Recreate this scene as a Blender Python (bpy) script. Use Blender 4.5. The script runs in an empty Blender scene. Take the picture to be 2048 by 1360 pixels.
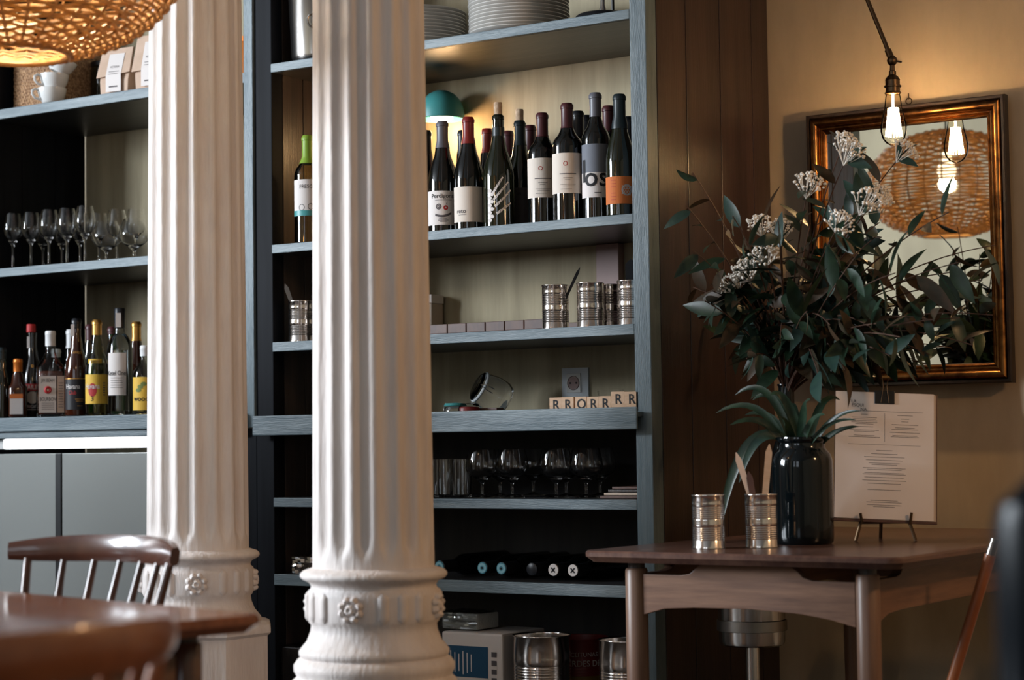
import bpy, bmesh, math, random
from mathutils import Vector, Matrix, Euler
rnd = random.Random(7)
scene = bpy.context.scene
COL = scene.collection
PI = math.pi

# ------------------------------------------------------------------ camera
FPX = 4000.0
TH = math.radians(34); PT = math.atan(209/4000); RL = 0.013
Fh = Vector((-math.sin(TH), math.cos(TH), 0)); Rt = Vector((math.cos(TH), math.sin(TH), 0)); ZZ = Vector((0, 0, 1))
CF = Fh*math.cos(PT) + ZZ*math.sin(PT); CU0 = -Fh*math.sin(PT) + ZZ*math.cos(PT)
CR = Rt*math.cos(RL) - CU0*math.sin(RL); CU = CU0*math.cos(RL) + Rt*math.sin(RL)
CAM = Vector((2.464, -4.184, 0.964))
cam_d = bpy.data.cameras.new('camera'); cam = bpy.data.objects.new('camera', cam_d); COL.objects.link(cam)
cam_d.sensor_width = 36.0; cam_d.lens = FPX/2048*36.0; cam_d.clip_start = 0.05
M = Matrix((CR, CU, -CF)).transposed().to_4x4(); M.translation = CAM
cam.matrix_world = M
cam_d.dof.use_dof = True; cam_d.dof.focus_distance = 4.95; cam_d.dof.aperture_fstop = 4.0
cam_d.dof.aperture_blades = 9
scene.camera = cam

def ray(u, v): return CF + CR*((u-1024)/FPX) + CU*((680-v)/FPX)
def proj(p):
    q = Vector(p)-CAM; z = q.dot(CF); return 1024+FPX*q.dot(CR)/z, 680-FPX*q.dot(CU)/z, z
def on_y(u, v, y):
    d = ray(u, v); return CAM + d*((y-CAM.y)/d.y)
def on_z(u, v, z):
    d = ray(u, v); return CAM + d*((z-CAM.z)/d.z)
def at_d(u, v, t): return CAM + ray(u, v)*t
def X_at(u, y, z):
    x = 0.0
    for _ in range(8):
        a = proj((x, y, z))[0]; b = proj((x+.01, y, z))[0]; x += (u-a)/((b-a)/.01)
    return x
def facing(x, y, off=0.0):           # z rotation that turns local -Y to the seat the photo was taken from
    return math.atan2(CAM.y-y, CAM.x-x) + PI/2 + off

# ------------------------------------------------------------------ world, exposure, daylight
scene.view_settings.view_transform = 'Standard'; scene.view_settings.look = 'None'
scene.view_settings.gamma = 1.0; scene.view_settings.use_curve_mapping = False
scene.view_settings.exposure = 0.0
w = bpy.data.worlds.new('sky'); scene.world = w; w.use_nodes = True
w.node_tree.nodes['Background'].inputs[0].default_value = (0.62, 0.74, 0.9, 1); w.node_tree.nodes['Background'].inputs[1].default_value = 1.0
cy = scene.cycles
cy.max_bounces = 9; cy.transmission_bounces = 8; cy.transparent_max_bounces = 12; cy.glossy_bounces = 5; cy.diffuse_bounces = 4
cy.caustics_reflective = False; cy.caustics_refractive = False; cy.sample_clamp_indirect = 4.0

def area(name, loc, aim, sx, sy, power, col):
    l = bpy.data.lights.new(name, 'AREA'); l.shape = 'RECTANGLE'; l.size = sx; l.size_y = sy; l.energy = power; l.color = col
    o = bpy.data.objects.new(name, l); COL.objects.link(o); o.location = loc
    o.rotation_euler = (Vector(aim)-Vector(loc)).to_track_quat('-Z', 'Y').to_euler(); return o
DAY = (0.84, 0.92, 1.0)
WIN_L = [(-5.5, -4.4), (-4.0, -2.9)]     # windows in the left wall (y range)
for a, b in WIN_L:
    area('window_daylight', (-4.72, (a+b)/2, 2.4), (0, (a+b)/2+.8, 1.5), b-a, 1.5, 430, DAY)
WIN_F = [(-0.6, 0.5), (1.1, 2.2)]     # windows in the street wall behind the seat
for a, b in WIN_F:
    area('window_daylight', ((a+b)/2, -6.92, 2.15), ((a+b)/2, 0, 1.5), b-a, 1.5, 13, DAY)

# ------------------------------------------------------------------ materials
MATS = {}
def srgb(r, g, b):
    f = lambda c: (c/255/12.92 if c/255 <= .04045 else ((c/255+.055)/1.055)**2.4)
    return (f(r), f(g), f(b), 1)
def mat(name, col, rough=.5, metal=0.0, spec=.5, col2=None, scale=(8, 8, 8), bump=0.0, bscale=60, coat=0, trans=0, ior=1.45, emit=None, estr=0, detail=4, ramp=(.35, .65), anis=0):
    if name in MATS: return MATS[name]
    m = bpy.data.materials.new(name); m.use_nodes = True; MATS[name] = m
    nt = m.node_tree; p = nt.nodes['Principled BSDF']
    p.inputs['Base Color'].default_value = col; p.inputs['Roughness'].default_value = rough; p.inputs['Metallic'].default_value = metal
    p.inputs['Specular IOR Level'].default_value = spec; p.inputs['Coat Weight'].default_value = coat; p.inputs['Coat Roughness'].default_value = .06
    p.inputs['Transmission Weight'].default_value = trans; p.inputs['IOR'].default_value = ior
    if anis: p.inputs['Anisotropic'].default_value = anis
    if emit: p.inputs['Emission Color'].default_value = emit; p.inputs['Emission Strength'].default_value = estr
    if col2 is not None or bump:
        tc = nt.nodes.new('ShaderNodeTexCoord'); mp = nt.nodes.new('ShaderNodeMapping'); nt.links.new(tc.outputs['Object'], mp.inputs[0])
        mp.inputs['Scale'].default_value = scale
        if col2 is not None:
            n = nt.nodes.new('ShaderNodeTexNoise'); n.inputs['Scale'].default_value = 1; n.inputs['Detail'].default_value = detail; n.inputs['Roughness'].default_value = .62
            nt.links.new(mp.outputs[0], n.inputs['Vector'])
            r = nt.nodes.new('ShaderNodeValToRGB'); r.color_ramp.elements[0].position = ramp[0]; r.color_ramp.elements[1].position = ramp[1]
            r.color_ramp.elements[0].color = col; r.color_ramp.elements[1].color = col2
            nt.links.new(n.outputs['Fac'], r.inputs[0]); nt.links.new(r.outputs[0], p.inputs['Base Color'])
        if bump:
            n2 = nt.nodes.new('ShaderNodeTexNoise'); n2.inputs['Scale'].default_value = bscale/8; n2.inputs['Detail'].default_value = 3
            nt.links.new(mp.outputs[0], n2.inputs['Vector'])
            b = nt.nodes.new('ShaderNodeBump'); b.inputs['Strength'].default_value = bump; b.inputs['Distance'].default_value = .004
            nt.links.new(n2.outputs['Fac'], b.inputs['Height']); nt.links.new(b.outputs[0], p.inputs['Normal'])
    return m
S = srgb
mat('plaster', S(190, 174, 150), .8, col2=S(164, 148, 126), scale=(5, 5, 1.6), bump=.25, bscale=70, detail=7, ramp=(.3, .75))
mat('shelf_back', S(182, 170, 142), .8, col2=S(154, 143, 118), scale=(16, 10, 1.2), bump=.15, bscale=60, detail=6)
mat('low_back_shaded', S(70, 68, 66), .8, col2=S(58, 57, 58), scale=(16, 10, 1.2))  # shade below the counter put into a darker back panel colour
mat('ceiling', S(150, 150, 150), .9)
mat('room_paint', S(148, 137, 116), .85, col2=S(132, 121, 102), scale=(3, 3, 1))
mat('floor', S(70, 62, 58), .5, col2=S(54, 48, 46), scale=(2, 14, 2))
mat('blue_paint', S(84, 100, 108), .42, col2=S(134, 146, 151), scale=(2.5, 30, 30), bump=.3, bscale=120, detail=8, ramp=(.38, .72))
mat('blue_paint_v', S(76, 94, 103), .42, col2=S(114, 128, 134), scale=(30, 30, 2.5), bump=.3, bscale=120, detail=8, ramp=(.38, .72))
mat('dark_wood', S(48, 42, 42), .34, col2=S(72, 60, 54), scale=(26, 26, 1.4), bump=.15, bscale=60, detail=6)
mat('dark_wood_h', S(38, 39, 44), .36, col2=S(60, 59, 60), scale=(1.4, 30, 26), bump=.15, bscale=60, detail=6)
mat('brown_panel', S(42, 33, 33), .3, col2=S(60, 45, 42), scale=(28, 28, 1.2), bump=.12, bscale=60, detail=6)
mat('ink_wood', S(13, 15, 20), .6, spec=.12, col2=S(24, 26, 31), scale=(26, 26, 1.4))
mat('column_paint', S(222, 214, 210), .62, col2=S(204, 192, 186), scale=(26, 26, 4), bump=.55, bscale=26, detail=8, ramp=(.42, .8))
mat('walnut', S(92, 66, 54), .38, col2=S(134, 100, 80), scale=(3, 34, 34), bump=.05, detail=6)
mat('walnut_v', S(104, 76, 62), .4, col2=S(130, 100, 80), scale=(34, 34, 3), bump=.05, detail=6)
mat('walnut_top', S(78, 54, 48), .26, col2=S(104, 76, 64), scale=(30, 3, 30), detail=6)
mat('oak_red', S(120, 70, 46), .22, col2=S(150, 92, 62), scale=(3, 30, 30), coat=.4, detail=6)
mat('chair_wood', S(128, 72, 44), .28, col2=S(158, 96, 60), scale=(8, 8, 8), coat=.5)
mat('chair_dark', S(66, 38, 30), .26, col2=S(88, 52, 38), scale=(8, 8, 8), coat=.4)
mat('steel', S(206, 202, 198), .2, metal=1)
mat('tin', S(232, 224, 218), .16, metal=1)
mat('brushed', S(188, 192, 190), .16, metal=.45)
mat('dull_steel', S(150, 146, 142), .3, metal=1)
mat('black_metal', S(22, 23, 26), .4)
mat('bronze', S(94, 76, 58), .35, metal=1)
mat('gilt', S(156, 110, 62), .32, metal=1, col2=S(84, 54, 32), scale=(22, 22, 22))
mat('black_frame', S(26, 22, 22), .3, col2=S(48, 36, 30), scale=(30, 30, 30))
mat('mirror_glass', S(214, 216, 210), .015, metal=1)
mat('glass', (1, 1, 1, 1), .0, trans=1, ior=1.45)
mat('wine_glass', S(8, 10, 10), .07, spec=.6, coat=.5)
mat('wine_glass_green', S(20, 24, 12), .07, spec=.6, coat=.5)
mat('ceramic', S(226, 226, 224), .18, coat=.4)
mat('plate', S(206, 203, 198), .22, coat=.3)
mat('paper', S(226, 214, 206), .75)
mat('paper_edge', S(196, 176, 158), .8)
mat('print', S(92, 86, 88), .8)
mat('black_ink', S(22, 22, 26), .7)
mat('kraft', S(206, 178, 158), .8, col2=S(192, 164, 142), scale=(10, 10, 10), bump=.3, bscale=40)
mat('white_label', S(222, 214, 210), .7)
mat('cream_label', S(222, 210, 198), .7)
mat('grey_label', S(112, 116, 126), .7)
mat('orange_label', S(206, 112, 52), .7)
mat('dark_label', S(70, 64, 62), .7)
mat('cork', S(204, 180, 154), .85, col2=S(170, 142, 116), scale=(90, 90, 60))
mat('cap_blue', S(70, 140, 160), .4); mat('cap_pale', S(150, 200, 212), .4)
mat('cap_red', S(126, 38, 34), .35); mat('cap_burgundy', S(74, 34, 38), .4); mat('cap_grey', S(96, 96, 104), .4)
mat('cap_black', S(22, 24, 30), .35); mat('cap_darkgreen', S(26, 38, 42), .4); mat('cap_green', S(126, 158, 50), .45)
mat('teal', S(70, 148, 148), .4)
mat('bulb_glow', (1, .8, .5, 1), .3, emit=(1, .7, .38, 1), estr=45)
mat('lamp_inner', (1, .9, .75, 1), .5, emit=(1, .78, .5, 1), estr=5)
mat('strip_glow', (1, 1, 1, 1), .5, emit=(.95, .98, 1, 1), estr=2.2)
mat('leaf', S(24, 42, 30), .38, col2=S(38, 60, 42), scale=(30, 30, 30))
mat('leaf_blue', S(32, 54, 50), .42, col2=S(44, 68, 58), scale=(30, 30, 30))
mat('leaf_brown', S(74, 54, 38), .5, col2=S(48, 46, 30), scale=(30, 30, 30))
mat('twig', S(78, 54, 42), .6)
mat('blossom', S(246, 238, 226), .6)
mat('bud_green', S(120, 132, 70), .6)
mat('night_glass', S(4, 10, 16), .3, spec=.12)
mat('jar_glaze', S(6, 13, 16), .1, spec=.35, coat=.3)
mat('rattan', S(200, 160, 120), .6, col2=S(140, 102, 72), scale=(150, 150, 150), bump=.9, bscale=9, detail=1)
mat('wicker', S(192, 150, 98), .5, col2=S(120, 82, 48), scale=(40, 40, 60), detail=3)
mat('plastic', S(206, 206, 204), .4); mat('socket_white', S(196, 202, 208), .35)
mat('tile_wood', S(206, 172, 142), .6, col2=S(190, 154, 122), scale=(20, 20, 60))
mat('tray_wood', S(72, 46, 38), .45, col2=S(94, 62, 48), scale=(30, 30, 10))
mat('rubber_white', S(196, 202, 204), .5)
mat('red_tin', S(120, 34, 34), .4); mat('olive_band', S(128, 100, 34), .45)
mat('blue_print', S(26, 74, 104), .6)
mat('wrap', S(190, 190, 184), .12, coat=.6, bump=.6, bscale=60, scale=(20, 20, 20))
mat('yellow_label', S(226, 182, 66), .6); mat('red_print', S(176, 44, 46), .6); mat('gold', S(200, 150, 80), .3, metal=.8)
mat('copper_cap', S(206, 118, 48), .35, metal=.5)
mat('white_cap', S(226, 226, 226), .4); mat('black_label', S(22, 20, 26), .5)
mat('amber_glass', S(120, 56, 18), .03, trans=1, ior=1.4); mat('green_glass', S(30, 120, 60), .03, trans=1, ior=1.4)
mat('pale_glass', S(232, 226, 176), .02, trans=1, ior=1.4); mat('bourbon', S(90, 34, 16), .1, coat=.4)
mat('brown_glass', S(56, 24, 12), .06, coat=.5); mat('cream_bottle', S(24, 20, 16), .15, coat=.5)
mat('white_wine', S(214, 190, 120), .02, trans=1, ior=1.36)
mat('orange_jar', S(190, 110, 40), .2, coat=.4)
mat('pink_plastic', S(150, 124, 120), .5)
mat('street_glass', S(180, 200, 210), .05)
mat('cloth_dark', S(70, 56, 44), .9)
G = lambda k: MATS[k]

# ------------------------------------------------------------------ geometry helpers
class B:
    def __init__(s): s.v = []; s.f = []
    def add(s, vs, fs):
        o = len(s.v); s.v += [tuple(p) for p in vs]; s.f += [tuple(i+o for i in f) for f in fs]; return s
    def box(s, x0, x1, y0, y1, z0, z1):
        return s.add([(x0, y0, z0), (x1, y0, z0), (x1, y1, z0), (x0, y1, z0), (x0, y0, z1), (x1, y0, z1), (x1, y1, z1), (x0, y1, z1)],
                     [(0, 3, 2, 1), (4, 5, 6, 7), (0, 1, 5, 4), (1, 2, 6, 5), (2, 3, 7, 6), (3, 0, 4, 7)])
    def lathe(s, prof, seg=32, closed=False):
        vs = []; fs = []; n = len(prof)
        for r, z in prof:
            for k in range(seg):
                a = 2*PI*k/seg; vs.append((max(r, 1e-5)*math.cos(a), max(r, 1e-5)*math.sin(a), z))
        for i in range(n-1 + (1 if closed else 0)):
            j = (i+1) % n
            for k in range(seg):
                k2 = (k+1) % seg; fs.append((i*seg+k, i*seg+k2, j*seg+k2, j*seg+k))
        return s.add(vs, fs)
    def tube(s, pts, r, seg=8, cap=True, radii=None):
        pts = [Vector(p) for p in pts]; vs = []; fs = []; n = len(pts)
        up = Vector((0, 0, 1))
        for i, p in enumerate(pts):
            t = (pts[min(i+1, n-1)]-pts[max(i-1, 0)]).normalized()
            if abs(t.dot(up)) > .95: up = Vector((1, 0, 0)) if abs(t.x) < .9 else Vector((0, 1, 0))
            a = t.cross(up).normalized(); b = a.cross(t).normalized(); up = b
            rr = radii[i] if radii else r
            for k in range(seg):
                c = 2*PI*k/seg; vs.append(p + a*(rr*math.cos(c)) + b*(rr*math.sin(c)))
        for i in range(n-1):
            for k in range(seg):
                k2 = (k+1) % seg; fs.append((i*seg+k, (i+1)*seg+k, (i+1)*seg+k2, i*seg+k2))
        if cap: fs.append(tuple(range(seg))); fs.append(tuple(range((n-1)*seg+seg-1, (n-1)*seg-1, -1)))
        return s.add(vs, fs)
    def ring(s, c, R, r, nrm='y', seg=28, sec=8):
        vs = []; fs = []
        for i in range(seg):
            a = 2*PI*i/seg
            for k in range(sec):
                b = 2*PI*k/sec; q = R+r*math.cos(b); h = r*math.sin(b)
                p = {'z': (q*math.cos(a), q*math.sin(a), h), 'y': (q*math.cos(a), h, q*math.sin(a)), 'x': (h, q*math.cos(a), q*math.sin(a))}[nrm]
                vs.append((c[0]+p[0], c[1]+p[1], c[2]+p[2]))
        for i in range(seg):
            for k in range(sec):
                i2 = (i+1) % seg; k2 = (k+1) % sec; fs.append((i*sec+k, i2*sec+k, i2*sec+k2, i*sec+k2))
        return s.add(vs, fs)
    def prism(s, poly, y0, y1):          # polygon in x,z extruded along y
        n = len(poly); vs = [(x, y0, z) for x, z in poly]+[(x, y1, z) for x, z in poly]
        fs = [tuple(range(n)), tuple(range(2*n-1, n-1, -1))]+[(i, n+i, n+(i+1) % n, (i+1) % n) for i in range(n)]
        return s.add(vs, fs)
    def patch(s, r, a0, a1, z0, z1, n=16, rtop=None):   # part of a cylinder wall; angle 0 faces -Y
        vs = []; rt = rtop or r
        for i in range(n+1):
            a = a0+(a1-a0)*i/n; vs += [(r*math.sin(a), -r*math.cos(a), z0), (rt*math.sin(a), -rt*math.cos(a), z1)]
        return s.add(vs, [(2*i, 2*i+2, 2*i+3, 2*i+1) for i in range(n)])
    def xf(s, m):
        s.v = [tuple(m @ Vector(p)) for p in s.v]; return s
    def mesh(s, name, smooth=True, ang=40, bevel=0, fix=True):
        me = bpy.data.meshes.new(name); me.from_pydata(s.v, [], s.f)
        bm = bmesh.new(); bm.from_mesh(me)
        if fix:
            bmesh.ops.remove_doubles(bm, verts=bm.verts, dist=2e-5)
            bmesh.ops.recalc_face_normals(bm, faces=bm.faces)
        if bevel: bmesh.ops.bevel(bm, geom=list(bm.edges), offset=bevel, segments=2, affect='EDGES', profile=.6, clamp_overlap=True)
        bm.to_mesh(me); bm.free()
        if smooth and not bevel:
            me.shade_smooth(); me.set_sharp_from_angle(angle=math.radians(ang))
        return me

def obj(name, b, m, parent=None, loc=(0, 0, 0), rot=(0, 0, 0), **kw):
    me = b if isinstance(b, bpy.types.Mesh) else b.mesh(name, **kw)
    o = bpy.data.objects.new(name, me); COL.objects.link(o)
    if m and not me.materials: me.materials.append(G(m) if isinstance(m, str) else m)
    o.location = loc; o.rotation_euler = rot
    if parent: o.parent = parent
    return o
def tag(o, label, cat, group=None):
    o['label'] = label; o['category'] = cat
    if group: o['group'] = group
    return o
def thing(name, label, cat, loc=(0, 0, 0), rz=0.0, group=None, rot=None):
    o = bpy.data.objects.new(name, None); COL.objects.link(o); o.empty_display_size = .05
    o.location = loc; o.rotation_euler = rot if rot else (0, 0, rz); return tag(o, label, cat, group)
def struct(name, b, m, parent=None, **kw):
    o = obj(name, b, m, parent, **kw)
    if not parent: o['kind'] = 'structure'
    return o
def dup(root, loc, rz, label, group=None):
    def cp(o, par):
        c = o.copy(); COL.objects.link(c); c.parent = par
        for ch in o.children: cp(ch, c)
        return c
    r = cp(root, None); r.location = loc; r.rotation_euler = (0, 0, rz); r['label'] = label
    if group: r['group'] = group
    return r
def text_b(s, size, sx=1.0, bold=0.0):
    cu = bpy.data.curves.new('t', 'FONT'); cu.body = s; cu.size = size; cu.align_x = 'CENTER'; cu.align_y = 'CENTER'; cu.resolution_u = 3; cu.offset = bold*size
    o = bpy.data.objects.new('t', cu); COL.objects.link(o)
    dg = bpy.context.evaluated_depsgraph_get(); me = bpy.data.meshes.new_from_object(o.evaluated_get(dg))
    b = B(); b.add([(v.co.x*sx, v.co.y, 0) for v in me.vertices], [tuple(p.vertices) for p in me.polygons])
    bpy.data.objects.remove(o); bpy.data.curves.remove(cu); bpy.data.meshes.remove(me); return b
def subdiv(b, mx=.004):                              # short edges, so that print follows the curve of a bottle
    me = bpy.data.meshes.new('t'); me.from_pydata(b.v, [], b.f); bm = bmesh.new(); bm.from_mesh(me)
    for _ in range(5):
        es = [e for e in bm.edges if e.calc_length() > mx]
        if not es: break
        bmesh.ops.subdivide_edges(bm, edges=es, cuts=1); bmesh.ops.triangulate(bm, faces=[f for f in bm.faces if len(f.verts) > 3])
    bm.verts.index_update(); o = B(); o.add([tuple(v.co) for v in bm.verts], [tuple(v.index for v in f.verts) for f in bm.faces]); bm.free(); bpy.data.meshes.remove(me); return o
def text_cyl(s, size, r, a0, z, sx=1.0, bold=0.0):
    b = subdiv(text_b(s, size, sx, bold))
    b.v = [(r*math.sin(a0+x/r), -r*math.cos(a0+x/r), z+y) for x, y, _ in b.v]; return b
def text_flat(s, size, x, y, z, sx=1.0, bold=0.0):            # stands upright, reads from -Y
    b = text_b(s, size, sx, bold); b.v = [(x+a, y, z+c) for a, c, _ in b.v]; return b
def lines_b(rows):                                  # thin printed lines: (x0,x1,z,h)
    b = B()
    for x0, x1, z, h in rows: b.add([(x0, 0, z), (x1, 0, z), (x1, 0, z+h), (x0, 0, z+h)], [(0, 1, 2, 3)])
    return b
def bend(b, r, a0=0.0):
    if len(b.v) < 400: b = subdiv(b, .006)
    b.v = [(r*math.sin(a0+x/r), -r*math.cos(a0+x/r), z) for x, y, z in b.v]; return b

# ------------------------------------------------------------------ the room
XL, XR, YF, YB, ZC = -4.6, 4.2, -6.8, 0.66, 3.3
struct('floor', B().box(XL, XR, YF, YB, -.1, 0), 'floor')
struct('ceiling', B().box(XL, XR, YF, YB, ZC, ZC+.1), 'ceiling')
struct('wall_back', B().box(XL-.2, XR+.2, YB, YB+.15, 0, ZC), 'plaster')
struct('wall_right', B().box(XR, XR+.15, YF, YB, 0, ZC), 'room_paint')
def wall_holes(name, fixed, lo, hi, holes, z0, z1, axis, th):
    b = B(); cur = lo
    def put(a, c, za, zb):
        if axis == 'x': b.box(fixed-th, fixed, a, c, za, zb)
        else: b.box(a, c, fixed-th, fixed, za, zb)
    for a, c in holes:
        put(cur, a, 0, ZC); put(a, c, 0, z0); put(a, c, z1, ZC); cur = c
    put(cur, hi, 0, ZC); return struct(name, b, 'room_paint')
wall_holes('wall_left', XL, YF, YB, WIN_L, 1.6, 3.15, 'x', .18)
wall_holes('wall_front', YF, XL, XR, WIN_F, 1.35, 2.95, 'y', .18)
k = 1
for a, c in WIN_L:
    b = B()
    for y in (a+.03, (a+c)/2, c-.03): b.box(XL-.1, XL-.04, y-.03, y+.03, 1.6, 3.15)
    for z in (1.63, 2.4, 3.12): b.box(XL-.1, XL-.04, a, c, z-.03, z+.03)
    struct('window_%d' % k, b, 'dark_wood'); k += 1
for a, c in WIN_F:
    b = B()
    for x in (a+.03, (a+c)/2, c-.03): b.box(x-.03, x+.03, YF-.1, YF-.04, 1.35, 2.95)
    for z in (1.38, 2.2, 2.92): b.box(a, c, YF-.1, YF-.04, z-.03, z+.03)
    struct('window_%d' % k, b, 'dark_wood'); k += 1

# ------------------------------------------------------------------ shelving (two bays along the back wall)
BK = .41
def board(name, x0, x1, y0, y1, z0, z1, m, par, bev=.0025): return obj(name, B().box(x0, x1, y0, y1, z0, z1), m, par, bevel=bev, smooth=True)
def plank_panel(par, x0, x1, ys, z0, z1, m):
    for a, c in zip(ys, ys[1:]): board('plank', x0, x1, a+.0015, c-.0015, z0, z1, m, par, .002)
ST, SW, SC, SN, SG, SL = 2.025, 1.522, 1.253, 1.055, .827, .619     # shelf top heights
wu = thing('wine_shelving', 'tall blue-grey wooden shelving bay holding wine bottles, tins and plates', 'shelving', (0, 0, 0))
def shelf(par, x0, x1, ztop, th):
    s = obj('shelf', B().box(x0, x1, .012, BK, ztop-th, ztop), 'dark_wood_h', par, bevel=.002)
    obj('shelf_edge', B().box(x0, x1, 0, .012, ztop-th, ztop), 'blue_paint', s, bevel=.002)
for z, th in ((ST, .024), (SW, .024), (SC, .026), (SG, .025), (SL, .03), (.12, .03), (2.52, .024)): shelf(wu, -1.153, 0, z, th)
c = obj('counter_board', B().box(-1.2, .022, -.025, BK, SN-.028, SN-.016), 'blue_paint', wu, bevel=.002)
obj('counter_edge', B().box(-1.2, .022, -.032, -.0255, SN-.058, SN-.004), 'blue_paint', c, bevel=.004)
board('upright', 0, .046, 0, .05, 0, 3.0, 'blue_paint_v', wu)
board('upright', -1.249, -1.216, -.004, .05, 1.02, 3.0, 'blue_paint_v', wu)
board('inner_post', -1.2155, -1.1535, .004, .05, 0, 3.0, 'ink_wood', wu)
board('lower_post', -1.249, -1.216, .004, .05, 0, 1.019, 'ink_wood', wu)
plank_panel(wu, -1.19, -1.154, [.051, .14, .28, BK], 0, 3.0, 'dark_wood')
plank_panel(wu, .004, .046, [.051, .2, .38, .56, YB-.002], 0, 3.0, 'brown_panel')
obj('back_panel', B().box(-1.154, .003, BK+.001, BK+.02, SN-.02, 3.0), 'shelf_back', wu)
obj('lower_back_panel', B().box(-1.154, .003, BK+.001, BK+.02, 0, SN-.021), 'low_back_shaded', wu)
x = X_at(1222, BK-.02, 1.4)
obj('cable_trunking', B().box(x-.04, x+.03, BK-.03, BK, SC+.001, SW-.025), 'pink_plastic', wu, bevel=.002)

lu = thing('bar_shelving', 'blue-grey wooden bar shelving bay holding glasses and spirit bottles', 'shelving', (0, 0, 0))
for z, th in ((ST-.012, .03), (SW, .026), (2.5, .026)): shelf(lu, -2.3, -1.2505, z, th)
c = obj('counter_board', B().box(-2.3, -1.2505, -.02, BK, 1.064-.02, 1.064), 'blue_paint', lu, bevel=.002)
obj('counter_edge', B().box(-2.3, -1.2505, -.03, -.02, 1.064-.042, 1.064), 'blue_paint', c, bevel=.003)
obj('counter_apron', B().box(-2.3, -1.2505, -.018, .0, 1.002, 1.043), 'blue_paint', lu, bevel=.002)
plank_panel(lu, -2.34, -2.301, [0, .14, .28, BK], 0, 3.0, 'ink_wood')
obj('back_panel', B().box(-2.3, -1.2505, BK+.001, BK+.02, 0, 3.0), 'shelf_back', lu)

sl = thing('strip_light', 'glowing white strip light under the bar counter edge', 'light', (-1.78, .02, .985))
obj('tube', B().box(-.46, .46, -.012, .012, -.016, .016), 'strip_glow', sl, bevel=.006)
obj('end_cap', B().box(-.49, -.4605, -.012, .012, -.016, .016), 'plastic', sl, bevel=.003)
obj('end_cap', B().box(.4605, .49, -.012, .012, -.016, .016), 'plastic', sl, bevel=.003)
fr = thing('bar_fridge', 'brushed steel bar fridge with two doors under the bar counter', 'fridge', (0, 0, 0))
obj('body', B().box(-2.29, -1.27, .04, .4, .06, .955), 'dull_steel', fr, bevel=.004)
xd = X_at(123, .02, .85)
obj('door', B().box(-2.29, xd-.013, .01, .039, .08, .955), 'brushed', fr, bevel=.002)
obj('door', B().box(xd+.013, -1.27, .01, .039, .08, .955), 'brushed', fr, bevel=.002)
obj('door_gasket_bar', B().box(xd-.012, xd+.012, .006, .039, .08, .955), 'black_metal', fr, bevel=.002)
for sx in (-2.25, -1.31):
    for sy in (.08, .36): obj('foot', B().lathe([(0, 0), (.02, 0), (.02, .06), (0, .06)], 12), 'black_metal', fr, (sx, sy, 0))

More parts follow.
